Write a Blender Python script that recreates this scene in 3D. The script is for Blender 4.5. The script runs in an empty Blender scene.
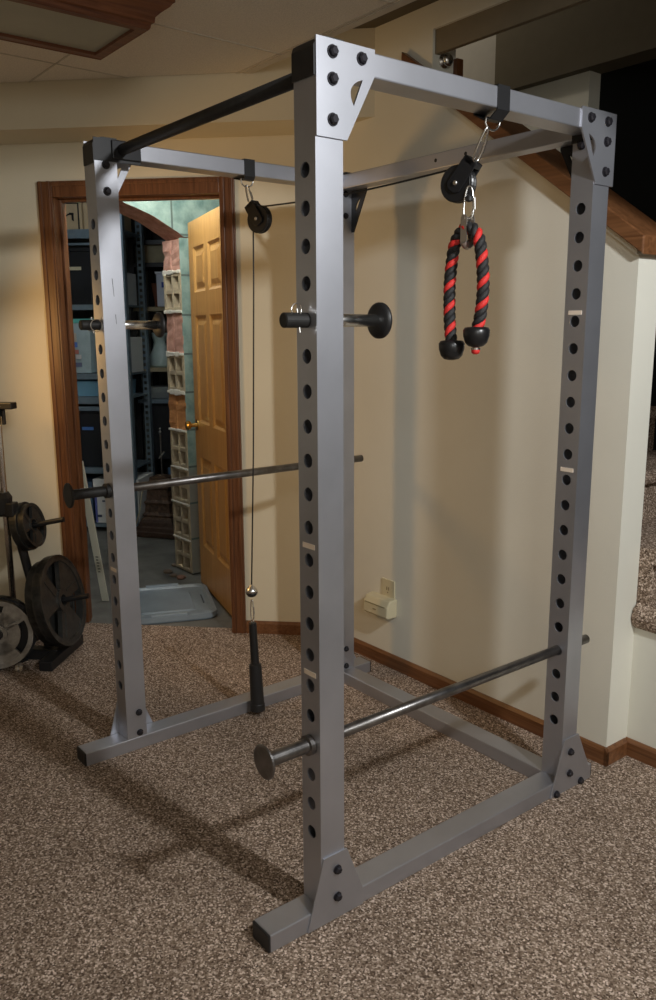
import bpy, bmesh, math, random
from mathutils import Vector, Matrix
random.seed(7)
C = bpy.context.scene.collection
PI = math.pi
V = Vector

# ------------------------------------------------------------------ frames
PD = V((-1.865, .93, 0)); TD = V((1, 1, 0)).normalized(); ND = V((-1, 1, 0)).normalized()
def SD(s, d, z=0.0):                    # frame of the angled wall with the doorway
    return PD + TD * s + ND * d + V((0, 0, z))
MSD = Matrix(((TD.x, ND.x, 0, PD.x), (TD.y, ND.y, 0, PD.y), (0, 0, 1, 0), (0, 0, 0, 1)))
ID = Matrix.Identity(4)

# ------------------------------------------------------------------ materials
MATS = {}
def mat(name, col, rough=.6, metal=0.0, noise=0.0, nscale=20.0, bump=0.0, bscale=60.0, col2=None, stretch=None, spec=None, coat=0.0):
    if name in MATS: return MATS[name]
    m = bpy.data.materials.new(name); m.use_nodes = True
    nt = m.node_tree; N = nt.nodes; L = nt.links
    b = N['Principled BSDF']
    b.inputs['Roughness'].default_value = rough; b.inputs['Metallic'].default_value = metal
    if spec is not None: b.inputs['Specular IOR Level'].default_value = spec
    if coat: b.inputs['Coat Weight'].default_value = coat
    c = (*col, 1)
    b.inputs['Base Color'].default_value = c
    tc = N.new('ShaderNodeTexCoord'); mp = N.new('ShaderNodeMapping')
    L.new(tc.outputs['Object'], mp.inputs['Vector'])
    if stretch: mp.inputs['Scale'].default_value = stretch
    if noise or col2:
        nz = N.new('ShaderNodeTexNoise'); nz.inputs['Scale'].default_value = nscale; nz.inputs['Detail'].default_value = 6
        L.new(mp.outputs['Vector'], nz.inputs['Vector'])
        r = N.new('ShaderNodeValToRGB')
        r.color_ramp.elements[0].position = .32; r.color_ramp.elements[1].position = .68
        c2 = col2 if col2 else tuple(max(0, x * (1 - noise)) for x in col)
        c1 = col if col2 else tuple(min(1, x * (1 + noise * .6)) for x in col)
        r.color_ramp.elements[0].color = (*c2, 1); r.color_ramp.elements[1].color = (*c1, 1)
        L.new(nz.outputs['Fac'], r.inputs['Fac']); L.new(r.outputs['Color'], b.inputs['Base Color'])
    if bump:
        n2 = N.new('ShaderNodeTexNoise'); n2.inputs['Scale'].default_value = bscale; n2.inputs['Detail'].default_value = 4
        L.new(mp.outputs['Vector'], n2.inputs['Vector'])
        bp = N.new('ShaderNodeBump'); bp.inputs['Strength'].default_value = bump; bp.inputs['Distance'].default_value = .01
        L.new(n2.outputs['Fac'], bp.inputs['Height']); L.new(bp.outputs['Normal'], b.inputs['Normal'])
    MATS[name] = m
    return m

def carpet_mat():
    m = bpy.data.materials.new('carpet'); m.use_nodes = True
    nt = m.node_tree; N = nt.nodes; L = nt.links; b = N['Principled BSDF']
    b.inputs['Roughness'].default_value = 1.0; b.inputs['Specular IOR Level'].default_value = .05
    tc = N.new('ShaderNodeTexCoord')
    vo = N.new('ShaderNodeTexVoronoi'); vo.inputs['Scale'].default_value = 230; vo.inputs['Randomness'].default_value = 1
    nz = N.new('ShaderNodeTexNoise'); nz.inputs['Scale'].default_value = 120; nz.inputs['Detail'].default_value = 5; nz.inputs['Roughness'].default_value = .7
    L.new(tc.outputs['Object'], nz.inputs['Vector'])
    L.new(tc.outputs['Object'], vo.inputs['Vector'])
    sx = N.new('ShaderNodeSeparateColor'); L.new(vo.outputs['Color'], sx.inputs['Color'])
    mx = N.new('ShaderNodeMath'); mx.operation = 'ADD'
    m1 = N.new('ShaderNodeMath'); m1.operation = 'MULTIPLY'; m1.inputs[1].default_value = .55
    m2 = N.new('ShaderNodeMath'); m2.operation = 'MULTIPLY'; m2.inputs[1].default_value = .55
    L.new(sx.outputs[0], m1.inputs[0]); L.new(nz.outputs['Fac'], m2.inputs[0])
    L.new(m1.outputs[0], mx.inputs[0]); L.new(m2.outputs[0], mx.inputs[1])
    r = N.new('ShaderNodeValToRGB'); e = r.color_ramp.elements
    e[0].position = .18; e[0].color = (.035, .021, .014, 1)
    e[1].position = .84; e[1].color = (.80, .65, .54, 1)
    k = e.new(.45); k.color = (.20, .14, .10, 1)
    k = e.new(.68); k.color = (.37, .28, .21, 1)
    L.new(mx.outputs[0], r.inputs['Fac'])
    # broad traffic wear
    n3 = N.new('ShaderNodeTexNoise'); n3.inputs['Scale'].default_value = 2.2; n3.inputs['Detail'].default_value = 3
    L.new(tc.outputs['Object'], n3.inputs['Vector'])
    mr = N.new('ShaderNodeMapRange'); mr.inputs[1].default_value = .3; mr.inputs[2].default_value = .7; mr.inputs[3].default_value = .85; mr.inputs[4].default_value = 1.1
    L.new(n3.outputs['Fac'], mr.inputs[0])
    mul = N.new('ShaderNodeMix'); mul.data_type = 'RGBA'; mul.blend_type = 'MULTIPLY'; mul.inputs[0].default_value = 1
    L.new(r.outputs['Color'], mul.inputs[6]); L.new(mr.outputs[0], mul.inputs[7])
    L.new(mul.outputs[2], b.inputs['Base Color'])
    bp = N.new('ShaderNodeBump'); bp.inputs['Strength'].default_value = .8; bp.inputs['Distance'].default_value = .008
    L.new(mx.outputs[0], bp.inputs['Height']); L.new(bp.outputs['Normal'], b.inputs['Normal'])
    MATS['carpet'] = m
    return m

def block_mat():
    m = bpy.data.materials.new('painted_block'); m.use_nodes = True
    nt = m.node_tree; N = nt.nodes; L = nt.links; b = N['Principled BSDF']
    b.inputs['Roughness'].default_value = .6
    tc = N.new('ShaderNodeTexCoord'); sp = N.new('ShaderNodeSeparateXYZ'); cb = N.new('ShaderNodeCombineXYZ')
    L.new(tc.outputs['Object'], sp.inputs[0]); L.new(sp.outputs[1], cb.inputs[0]); L.new(sp.outputs[2], cb.inputs[1])
    br = N.new('ShaderNodeTexBrick'); br.inputs['Scale'].default_value = 1
    br.inputs['Brick Width'].default_value = .40; br.inputs['Row Height'].default_value = .2185
    br.inputs['Mortar Size'].default_value = .006
    L.new(cb.outputs[0], br.inputs['Vector'])
    nz = N.new('ShaderNodeTexNoise'); nz.inputs['Scale'].default_value = 14; nz.inputs['Detail'].default_value = 8
    L.new(tc.outputs['Object'], nz.inputs['Vector'])
    r = N.new('ShaderNodeValToRGB')
    r.color_ramp.elements[0].position = .3; r.color_ramp.elements[0].color = (.14, .24, .22, 1)
    r.color_ramp.elements[1].position = .62; r.color_ramp.elements[1].color = (.32, .44, .405, 1)
    L.new(nz.outputs['Fac'], r.inputs['Fac'])
    # bare grey lower blocks: paint ends at ~0.62 m
    st = N.new('ShaderNodeMapRange'); st.inputs[1].default_value = .60; st.inputs[2].default_value = .68
    L.new(sp.outputs[2], st.inputs[0])
    mx = N.new('ShaderNodeMix'); mx.data_type = 'RGBA'; mx.inputs[6].default_value = (.30, .29, .25, 1)
    L.new(st.outputs[0], mx.inputs[0]); L.new(r.outputs['Color'], mx.inputs[7])
    m2 = N.new('ShaderNodeMix'); m2.data_type = 'RGBA'; m2.inputs[7].default_value = (.10, .14, .13, 1)
    L.new(br.outputs['Fac'], m2.inputs[0]); L.new(mx.outputs[2], m2.inputs[6])
    L.new(m2.outputs[2], b.inputs['Base Color'])
    bp = N.new('ShaderNodeBump'); bp.inputs['Strength'].default_value = .5; bp.inputs['Distance'].default_value = .01
    L.new(nz.outputs['Fac'], bp.inputs['Height']); L.new(bp.outputs['Normal'], b.inputs['Normal'])
    return m

def wood_mat(name, dark, light, axis='z', rough=.4):
    m = bpy.data.materials.new(name); m.use_nodes = True
    nt = m.node_tree; N = nt.nodes; L = nt.links; b = N['Principled BSDF']
    b.inputs['Roughness'].default_value = rough
    tc = N.new('ShaderNodeTexCoord'); mp = N.new('ShaderNodeMapping')
    s = {'x': (1.5, 28, 28), 'y': (28, 1.5, 28), 'z': (28, 28, 1.5)}[axis]
    mp.inputs['Scale'].default_value = s
    L.new(tc.outputs['Object'], mp.inputs['Vector'])
    nz = N.new('ShaderNodeTexNoise'); nz.inputs['Scale'].default_value = 2.0; nz.inputs['Detail'].default_value = 7; nz.inputs['Distortion'].default_value = 1.2
    L.new(mp.outputs['Vector'], nz.inputs['Vector'])
    r = N.new('ShaderNodeValToRGB')
    r.color_ramp.elements[0].position = .3; r.color_ramp.elements[0].color = (*dark, 1)
    r.color_ramp.elements[1].position = .68; r.color_ramp.elements[1].color = (*light, 1)
    L.new(nz.outputs['Fac'], r.inputs['Fac']); L.new(r.outputs['Color'], b.inputs['Base Color'])
    bp = N.new('ShaderNodeBump'); bp.inputs['Strength'].default_value = .12; bp.inputs['Distance'].default_value = .004
    L.new(nz.outputs['Fac'], bp.inputs['Height']); L.new(bp.outputs['Normal'], b.inputs['Normal'])
    MATS[name] = m
    return m

CARPET = carpet_mat(); BLOCK = block_mat()
WALL = mat('cream_wall', (.70, .63, .47), .75, noise=.03, nscale=3, bump=.08, bscale=180)
WALLW = mat('white_wall', (.74, .725, .635), .7, noise=.03, nscale=3, bump=.06, bscale=180)
CEIL = mat('ceiling_tile', (.82, .75, .64), .95, noise=.14, nscale=220, bump=.4, bscale=300)
GRID = mat('ceiling_grid', (.58, .52, .43), .8, noise=.05)
OAK = wood_mat('red_oak', (.085, .030, .011), (.175, .070, .027), 'z')
OAKX = wood_mat('red_oak_x', (.11, .042, .015), (.22, .095, .038), 'x')
OAKD = wood_mat('dark_oak', (.09, .026, .010), (.21, .075, .028), 'y')
DOORW = wood_mat('door_wood', (.36, .19, .058), (.50, .30, .105), 'z', .35)
SILVER = mat('silver_paint', (.48, .49, .535), .40, .82, noise=.10, nscale=5, bump=.05, bscale=400)
BLACK = mat('black_plastic', (.012, .012, .013), .45)
BLACKM = mat('black_metal', (.02, .02, .022), .4, .4)
BARBLK = mat('black_bar', (.022, .021, .02), .55, .3, noise=.2, nscale=60)
GUN = mat('worn_steel', (.22, .21, .205), .34, .95, noise=.35, nscale=25, bump=.05, bscale=200)
CHROME = mat('chrome', (.78, .77, .75), .27, 1.0)
BOLT = mat('bolt_black', (.03, .028, .034), .35, .5)
TAPE = mat('beige_tape', (.85, .72, .58), .8)
RED = mat('red_strand', (.72, .03, .025), .55, bump=.3, bscale=500)
RBLK = mat('black_strand', (.018, .017, .018), .6, bump=.3, bscale=500)
RUB = mat('black_rubber', (.012, .012, .013), .32)
PLATEG = mat('grey_iron', (.10, .10, .095), .38, .75, noise=.25, nscale=30, bump=.1, bscale=90)
PLATES = mat('light_iron', (.36, .34, .31), .45, .6, noise=.25, nscale=40, bump=.12, bscale=90)
CONC = mat('concrete', (.17, .17, .155), .85, col2=(.09, .09, .08), nscale=5, bump=.2, bscale=60)
SHELF = mat('shelf_steel', (.20, .27, .33), .4, .4, noise=.1)
CARD = mat('cardboard', (.52, .40, .25), .85, noise=.06)
CARDD = mat('cardboard_dull', (.30, .26, .17), .9, noise=.1)
IVORY = mat('ivory_plastic', (.62, .56, .38), .4)
BRASS = mat('brass', (.75, .52, .17), .22, 1.0)
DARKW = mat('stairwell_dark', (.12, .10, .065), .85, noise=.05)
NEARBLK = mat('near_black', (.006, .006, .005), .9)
LID = mat('grey_lid', (.21, .26, .30), .38, noise=.10, nscale=9, bump=.05, bscale=50)

# ------------------------------------------------------------------ mesh helpers
def link(name, bm, m, parent=None, smooth=False, mats=None, bevel=0.0, loc=None, sub=0):
    """one mesh object; bm is in world coordinates; origin moved to the parent's base"""
    bmesh.ops.recalc_face_normals(bm, faces=bm.faces)
    me = bpy.data.meshes.new(name)
    off = V((0, 0, 0))
    if parent is not None: off = wloc(parent)
    elif loc is not None: off = V(loc)
    bm.transform(Matrix.Translation(-off))
    bm.to_mesh(me); bm.free()
    for mm in (mats or [m]): me.materials.append(mm)
    if smooth:
        for p in me.polygons: p.use_smooth = True
    o = bpy.data.objects.new(name, me); C.objects.link(o)
    if parent is not None: o.parent = parent
    elif loc is not None: o.location = off
    if bevel:
        bv = o.modifiers.new('Bevel', 'BEVEL'); bv.width = bevel; bv.segments = 2; bv.limit_method = 'ANGLE'; bv.angle_limit = math.radians(40)
    if sub:
        sm = o.modifiers.new('Sub', 'SUBSURF'); sm.levels = sub; sm.render_levels = sub
    return o
def wloc(o):
    v = V(o.location)
    while o.parent: o = o.parent; v = v + V(o.location)
    return v
def thing(name, label, cat, loc=(0, 0, 0), group=None):
    o = bpy.data.objects.new(name, None); C.objects.link(o); o.location = loc
    o.empty_display_size = .05
    return tag(o, label, cat, group)
def tag(o, label, cat, group=None):
    o['label'] = label; o['category'] = cat
    if group: o['group'] = group
    return o
def struct(name, bm, m, smooth=False, mats=None, bevel=0, label=None, parent=None):
    o = link(name, bm, m, parent, smooth, mats, bevel); 
    if parent is None: o['kind'] = 'structure'
    if label: o['label'] = label
    return o
def B(): return bmesh.new()
def box(bm, a, b, M=ID, mi=0):
    (x0, y0, z0), (x1, y1, z1) = a, b
    vs = [bm.verts.new(M @ V(p)) for p in ((x0, y0, z0), (x1, y0, z0), (x1, y1, z0), (x0, y1, z0), (x0, y0, z1), (x1, y0, z1), (x1, y1, z1), (x0, y1, z1))]
    for f in ((0, 3, 2, 1), (4, 5, 6, 7), (0, 1, 5, 4), (1, 2, 6, 5), (2, 3, 7, 6), (3, 0, 4, 7)):
        fc = bm.faces.new([vs[i] for i in f]); fc.material_index = mi
    return bm
def prism(bm, pts, ext, M=ID, mi=0):
    """pts: list of 3D points (planar), ext: extrusion vector"""
    a = [bm.verts.new(M @ V(p)) for p in pts]; b = [bm.verts.new(M @ (V(p) + V(ext))) for p in pts]
    n = len(pts)
    fs = [bm.faces.new(a), bm.faces.new(b[::-1])]
    for i in range(n): fs.append(bm.faces.new((a[i], b[i], b[(i + 1) % n], a[(i + 1) % n])))
    for f in fs: f.material_index = mi; f.normal_update()
    return bm
def ortho(d):
    d = d.normalized(); u = d.cross(V((0, 0, 1)))
    if u.length < 1e-3: u = d.cross(V((0, 1, 0)))
    u.normalize(); return u, d.cross(u).normalized()
def rings(bm, rr, seg, closed=False, cap=True, mi=0):
    rs = [[bm.verts.new(p) for p in r] for r in rr]
    n = len(rs)
    for i in range(n if closed else n - 1):
        a, b = rs[i], rs[(i + 1) % n]
        for k in range(seg):
            f = bm.faces.new((a[k], a[(k + 1) % seg], b[(k + 1) % seg], b[k])); f.material_index = mi
    if cap and not closed:
        for r in (rs[0][::-1], rs[-1]):
            f = bm.faces.new(r); f.material_index = mi
    return bm
def lathe(bm, p0, axis, prof, seg=24, M=ID, cap=True, mi=0):
    """prof: (distance along axis, radius)"""
    axis = V(axis).normalized(); u, w = ortho(axis); rr = []
    for h, r in prof:
        r = max(r, 1e-4)
        rr.append([M @ (V(p0) + axis * h + (u * math.cos(2 * PI * k / seg) + w * math.sin(2 * PI * k / seg)) * r) for k in range(seg)])
    return rings(bm, rr, seg, False, cap, mi)
def cyl(bm, a, b, r, seg=20, r2=None, M=ID):
    a = V(a); b = V(b)
    return lathe(bm, a, b - a, [(0, r), ((b - a).length, r if r2 is None else r2)], seg, M)
def tube(bm, path, r, seg=8, closed=False, M=ID, mi=0):
    path = [V(p) for p in path]; n = len(path); rr = []; u = None
    for i, p in enumerate(path):
        a = path[(i - 1) % n] if (closed or i > 0) else path[i]
        b = path[(i + 1) % n] if (closed or i < n - 1) else path[i]
        d = (b - a).normalized()
        if u is None: u, w = ortho(d)
        else:
            u = (u - d * u.dot(d)).normalized(); w = d.cross(u)
        rad = r[i] if isinstance(r, (list, tuple)) else r
        rr.append([M @ (p + (u * math.cos(2 * PI * k / seg) + w * math.sin(2 * PI * k / seg)) * rad) for k in range(seg)])
    return rings(bm, rr, seg, closed, True, mi)
def arc2(cx, cy, r, a0, a1, n):
    return [(cx + r * math.cos(math.radians(a0 + (a1 - a0) * i / n)), cy + r * math.sin(math.radians(a0 + (a1 - a0) * i / n))) for i in range(n + 1)]
def bolt(name, p, axis, parent, r=.0105, m=None):
    bm = B(); ax = V(axis)
    lathe(bm, p, ax, [(0, r * 1.25), (.0025, r * 1.25)], 20)
    lathe(bm, V(p) + ax * .0025, ax, [(0, r), (.0065, r), (.009, r * .7)], 6)
    return link(name, bm, m or BOLT, parent)

# ================================================================== SETTING
CORN = .41      # s where the angled wall meets the right-hand wall (y=1.22)
YW = 1.22; YB = 1.34; XE = -.015
c0 = SD(-4, 0); c1 = SD(CORN, 0)
bm = B()
pts = [(c0.x, c0.y), (c1.x, c1.y), (XE, YW), (XE, YB), (2.6, YB), (2.6, -4.2), (c0.x, -4.2)]
# doorway carpet tongue is part of the outline
pts = [(c0.x, c0.y)] + [tuple(SD(s, d)[:2]) for s, d in ((-.79, 0), (-.79, .05), (-.025, .05), (-.025, 0))] + pts[1:]
prism(bm, [(x, y, -.03) for x, y in pts], (0, 0, .03))
bmesh.ops.triangulate(bm, faces=[f for f in bm.faces if len(f.verts) > 4])
struct('floor', bm, CARPET)
bm = B(); box(bm, (-4.2, .05, -.04), (3.2, 4.2, -.006), MSD); 
struct('floor_storage', bm, CONC)

# angled wall with doorway
bm = B()
box(bm, (-4, 0, 0), (-.81, .12, 2.6), MSD); box(bm, (-.005, 0, 0), (CORN + .0, .12, 2.6), MSD); box(bm, (-.81, 0, 2.05), (-.005, .12, 2.6), MSD)
struct('wall_left', bm, WALL)
# boxed soffit along it
bm = B(); prism(bm, [SD(-4, -.26, 2.26), SD(.70, -.26, 2.26), SD(.44, 0, 2.26), SD(-4, 0, 2.26)], (0, 0, .36))
struct('trim_1', bm, WALL, label='boxed cream soffit above the doorway')
# right wall: half wall under the stair + header
def capz(x): return 1.806 + (-.127 - x) * .7122
XJ = -.893
bm = B()
prism(bm, [(-1.60, YW, 0), (XE, YW, 0), (XE, YW, capz(XE) - .06), (XJ, YW, capz(XJ) - .06), (XJ, YW, 2.494), (2.6, YW, 2.494), (2.6, YW, 2.70), (-1.60, YW, 2.70)], (0, YB - YW, 0))
bmesh.ops.triangulate(bm, faces=[f for f in bm.faces if len(f.verts) > 4])
struct('wall_right', bm, WALLW)
bm = B(); box(bm, (c0.x, -4.3, -.03), (2.6, -4.2, 2.54)); struct('wall_back', bm, WALL)
# ceiling tiles
bm = B()
cp = [SD(-4, -.26), SD(.19, -.26)]
prism(bm, [(cp[0].x, cp[0].y, 2.44), (cp[1].x, .872, 2.44), (2.6, .872, 2.44), (2.6, -4.2, 2.44), (cp[0].x, -4.2, 2.44)], (0, 0, .10))
struct('ceiling', bm, CEIL)
bm = B()
for k in range(-5, 5):
    x = -1.30 + k * .61
    y0 = -4.2; y1 = .84
    if x < cp[1].x: y1 = cp[1].y + (x - cp[1].x) - .0
    if y1 > y0 + .1: box(bm, (x - .003, y0, 2.4375), (x + .003, y1, 2.4405))
for k in range(-7, 2):
    y = .22 + k * .61
    x0 = max(cp[0].x, cp[1].x - (cp[1].y - y))
    box(bm, (x0, y - .003, 2.4375), (2.6, y + .003, 2.4405))
box(bm, (cp[1].x - .02, .842, 2.436), (2.6, .874, 2.441))
struct('trim_2', bm, GRID, label='ceiling tile grid lines')
bm = B(); box(bm, (-2.2, .86, 2.58), (2.6, YW + .01, 2.62)); struct('ceiling_raised', bm, DARKW)  # lack of light in this recess is put into the dark colour
# dark beam in the stair opening
bm = B(); box(bm, (XJ, YW + .012, 2.413), (2.6, YW + .032, 2.497)); struct('trim_3', bm, mat('dark_beam', (.20, .165, .11), .8, noise=.05), label='dark header beam over the stair opening')
bm = B(); box(bm, (XJ - .001, YB - .012, capz(XJ)), (XJ + .02, YB + .02, 2.413)); struct('trim_4', bm, OAK, label='upright wood strip at the back edge of the opening')
# sloping cap on the half wall
bm = B()
def caprun(xa, xb, y0, y1, th=.055):
    prism(bm, [(xa, y0, capz(xa)), (xb, y0, capz(xb)), (xb, y0, capz(xb) - th), (xa, y0, capz(xa) - th)], (0, y1 - y0, 0))
caprun(-1.027, XJ, YW - .03, YW + .0); caprun(XJ, XE + .03, YW - .03, YB + .04)
struct('trim_5', bm, OAKX, bevel=.004, label='sloping wood cap on the stair half wall')
bm = B()
x0, x1 = -1.027, XE
prism(bm, [(x0, YW - .012, capz(x0) - .055), (x1, YW - .012, capz(x1) - .055), (x1, YW - .012, capz(x1) - .075), (x0, YW - .012, capz(x0) - .075)], (0, .0125, 0))
struct('trim_6', bm, WALLW, label='painted strip under the sloping cap')
# stairwell beyond
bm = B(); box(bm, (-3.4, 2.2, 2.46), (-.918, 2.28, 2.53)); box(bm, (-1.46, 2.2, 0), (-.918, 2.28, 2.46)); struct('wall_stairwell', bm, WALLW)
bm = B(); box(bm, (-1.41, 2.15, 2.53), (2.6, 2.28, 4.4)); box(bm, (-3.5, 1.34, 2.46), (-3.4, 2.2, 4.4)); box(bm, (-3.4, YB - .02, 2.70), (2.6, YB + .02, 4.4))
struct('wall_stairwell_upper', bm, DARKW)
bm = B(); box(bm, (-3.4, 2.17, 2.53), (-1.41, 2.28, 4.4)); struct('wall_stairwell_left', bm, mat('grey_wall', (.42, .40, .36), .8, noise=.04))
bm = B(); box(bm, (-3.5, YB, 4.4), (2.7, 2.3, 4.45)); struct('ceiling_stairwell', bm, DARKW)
bm = B()                      # unlit room past the stair, its darkness put into near-black walls
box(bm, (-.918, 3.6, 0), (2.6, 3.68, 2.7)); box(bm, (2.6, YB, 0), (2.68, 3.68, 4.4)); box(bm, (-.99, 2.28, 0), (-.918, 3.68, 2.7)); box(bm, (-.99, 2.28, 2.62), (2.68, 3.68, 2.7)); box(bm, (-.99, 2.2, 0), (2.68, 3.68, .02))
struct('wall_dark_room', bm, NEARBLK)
# stairs: platform riser wall + carpeted steps
bm = B(); box(bm, (XE - .0, YB, 0), (2.6, YB + .05, .46)); struct('wall_stair_front', bm, WALLW)
def step_prism(bm, x0, x1, zt, zb, y0, y1):
    # rounded carpet nosing at +x side
    prof = [(x0, zb), (x1 - .03, zb), (x1 - .03, zt - .05)] + [(x1 - .012 + .026 * math.cos(a), zt - .026 + .026 * math.sin(a)) for a in (-1.4, -.7, 0, .7, 1.4)] + [(x0, zt)]
    prism(bm, [(x, y0, z) for x, z in prof], (0, y1 - y0, 0))
bm = B()
# platform with rounded nosing over its front wall
prof = [(YB + .03, .46), (YB - .005, .46), (YB - .022, .475), (YB - .03, .50), (YB - .022, .53), (YB, .545), (2.2, .545), (2.2, .46)]
prism(bm, [(XE + .004, y, z) for y, z in prof], (2.58, 0, 0))
for i in range(9):
    x1 = .06 - i * .262; zt = .545 + .19 * (i + 1)
    step_prism(bm, x1 - .33, x1, zt, zt - .26, YB + .002, 2.195)
box(bm, (-.40, YB + .002, .0), (XE + .004, 2.195, .545))
bmesh.ops.triangulate(bm, faces=[f for f in bm.faces if len(f.verts) > 4])
o = struct('stairs', bm, CARPET, label='carpeted stair flight behind the half wall')
# baseboards
def baseboard(bm, a, b, nrm, h=.062, th=.012):
    a = V(a); b = V(b); nrm = V(nrm)
    prism(bm, [a, a + nrm * th, a + nrm * th + V((0, 0, h * .8)), a + nrm * th * .4 + V((0, 0, h)), a + V((0, 0, h))], b - a)
bm = B(); baseboard(bm, SD(.045, 0), SD(CORN - .01, 0), -ND); baseboard(bm, SD(-4, 0), SD(-.865, 0), -ND); struct('baseboard_left', bm, OAKX)
bm = B(); baseboard(bm, (c1.x + .01, YW, 0), (XE + .012, YW, 0), (0, -1, 0)); baseboard(bm, (XE, YW - .012, 0), (XE, YB - .012, 0), (1, 0, 0)); baseboard(bm, (XE + .0, YB, 0), (2.6, YB, 0), (0, -1, 0)); struct('baseboard_right', bm, OAKX)
# storage shell
bm = B(); box(bm, (-2.3, .12, -.006), (-2.2, 3.05, 2.5), MSD); struct('wall_storage_left', bm, CONC)
bm = B(); box(bm, (-2.3, 2.95, -.006), (3.2, 3.05, 2.5), MSD); struct('wall_storage_back', bm, CONC)
bm = B(); prism(bm, [(-1.50, 1.30, -.006), (-1.47, 1.30, -.006), (-1.47, 5.4, -.006), (-1.50, 5.4, -.006)], (0, 0, 2.46)); struct('wall_storage_right', bm, CONC)
bm = B(); prism(bm, [SD(-2.3, .12, 2.46), SD(.45, .12, 2.46), (-1.47, 1.36, 2.46), (-1.47, 5.5, 2.46), SD(-2.3, 3.05, 2.46)], (0, 0, .03)); struct('ceiling_storage', bm, mat('storage_ceiling', (.5, .48, .42), .9))

# broken block wall with arched top (house aligned)
XT = -2.872; XK = -3.08; YC = 1.238
CUTP = mat('broken_block_pink', (.62, .36, .29), .85, col2=(.42, .21, .16), nscale=22, bump=.7, bscale=35)
CUTO = mat('broken_block_orange', (.60, .28, .10), .85, col2=(.40, .17, .06), nscale=22, bump=.7, bscale=35)
CUTG = mat('block_grey', (.44, .37, .26), .9, noise=.15, nscale=30, bump=.4, bscale=60)
MORT = mat('mortar_white', (.75, .73, .66), .9, noise=.1, nscale=50, bump=.6, bscale=60)
bm = B()
zz = [0, .205, .425, .64, .865, 1.09, 1.31, 1.55, 1.77, 1.95]
kind = ['c', 'c', 'c', 'c', 'o', 'c', 'p', 'c', 'p']
off = [.0, -.012, -.02, .004, -.006, .002, .008, .004, .01]
for i, kd in enumerate(kind):
    z0, z1 = zz[i] + .005, zz[i + 1] - .005; dx = off[i] * .6
    xa, xb = XK + dx, XT
    if kd == 'c':
        w = .020; t_ = .026
        xm = (xa + xb) / 2; zm = (z0 + z1) / 2
        for (x0, x1) in ((xa, xa + t_), (xm - w / 2, xm + w / 2), (xb - t_, xb)): box(bm, (x0, YC, z0), (x1, YC + .10, z1), mi=1)
        for (q0, q1) in ((z0, z0 + .02), (zm - .012, zm + .012), (z1 - .02, z1)):
            for (x0, x1) in ((xa + t_, xm - w / 2), (xm + w / 2, xb - t_)): box(bm, (x0, YC + .001, q0), (x1, YC + .10, q1), mi=1)
        box(bm, (xa, YC + .10, z0), (xb, YC + .16, z1), mi=1)
    else:
        # rough solid end with a vertical crease
        mi = 2 if kd == 'p' else 3; xm = (xa + xb) / 2 - .01
        for (x0, x1) in ((xa, xm - .004), (xm + .004, xb)):
            n = 6
            prev = None
            for k in range(n + 1):
                z = z0 + (z1 - z0) * k / n; j = random.uniform(-.008, .006)
                cur = [(x0 + j * .6, YC + random.uniform(0, .012), z), (x1, YC + random.uniform(0, .012), z), (x1, YC + .16, z), (x0 + j * .6, YC + .16, z)]
                cur = [bm.verts.new(p) for p in cur]
                if prev:
                    for q in range(4):
                        f = bm.faces.new((prev[q], prev[(q + 1) % 4], cur[(q + 1) % 4], cur[q])); f.material_index = mi
                prev = cur
            f = bm.faces.new(prev); f.material_index = mi
    # mortar bed, lumpy
    if i:
        mm = 4
        for k in range(7):
            x = xa + (xb - xa) * (k + .5) / 7; hh = random.uniform(.006, .016) * (1.3 if i in (5, 6, 7, 8) else .6)
            box(bm, (x - .017, YC - .006, zz[i] - hh), (min(x + .017, XT - .003), YC + .15, zz[i] + hh * .8), mi=mm)
# painted run of wall
box(bm, (XK, YC + .16, 0), (XT, 3.0, 2.46), mi=0)
box(bm, (XT - .012, YC + .004, .0), (XT + .001, YC + .16, 1.95), mi=0)
# arch above the opening
arch = [(YC + .16, 1.95), (YC + .03, 1.955), (YC, 1.975), (1.18, 2.005), (1.09, 2.052), (1.0, 2.083), (.92, 2.108), (.86, 2.13), (.80, 2.16)]
prev = None
for (y, z) in arch:
    cur = [bm.verts.new(p) for p in ((XK, y, z - .006), (XT, y, z), (XT, y, 2.46), (XK, y, 2.46))]
    if prev:
        for q, mi in ((0, 2), (1, 0), (2, 0), (3, 2)):
            f = bm.faces.new((prev[q], prev[(q + 1) % 4], cur[(q + 1) % 4], cur[q])); f.material_index = mi
    prev = cur
f = bm.faces.new(prev); f.material_index = 2
for k in range(0):           # lumps of mortar along the broken edge
    y = .84 + k * .045; z = 2.145 - max(0, (y - .82)) * .30 - max(0, y - 1.1) * .45
    s = random.uniform(.004, .010)
    box(bm, (XT - .05, y - s, z - s * .8), (XT + .006, y + s, z + s * .8), mi=4)
struct('wall_storage_block', bm, None, mats=[BLOCK, CUTG, CUTP, CUTO, MORT], bevel=.003, label='turquoise painted block wall with a broken arched opening')

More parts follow.
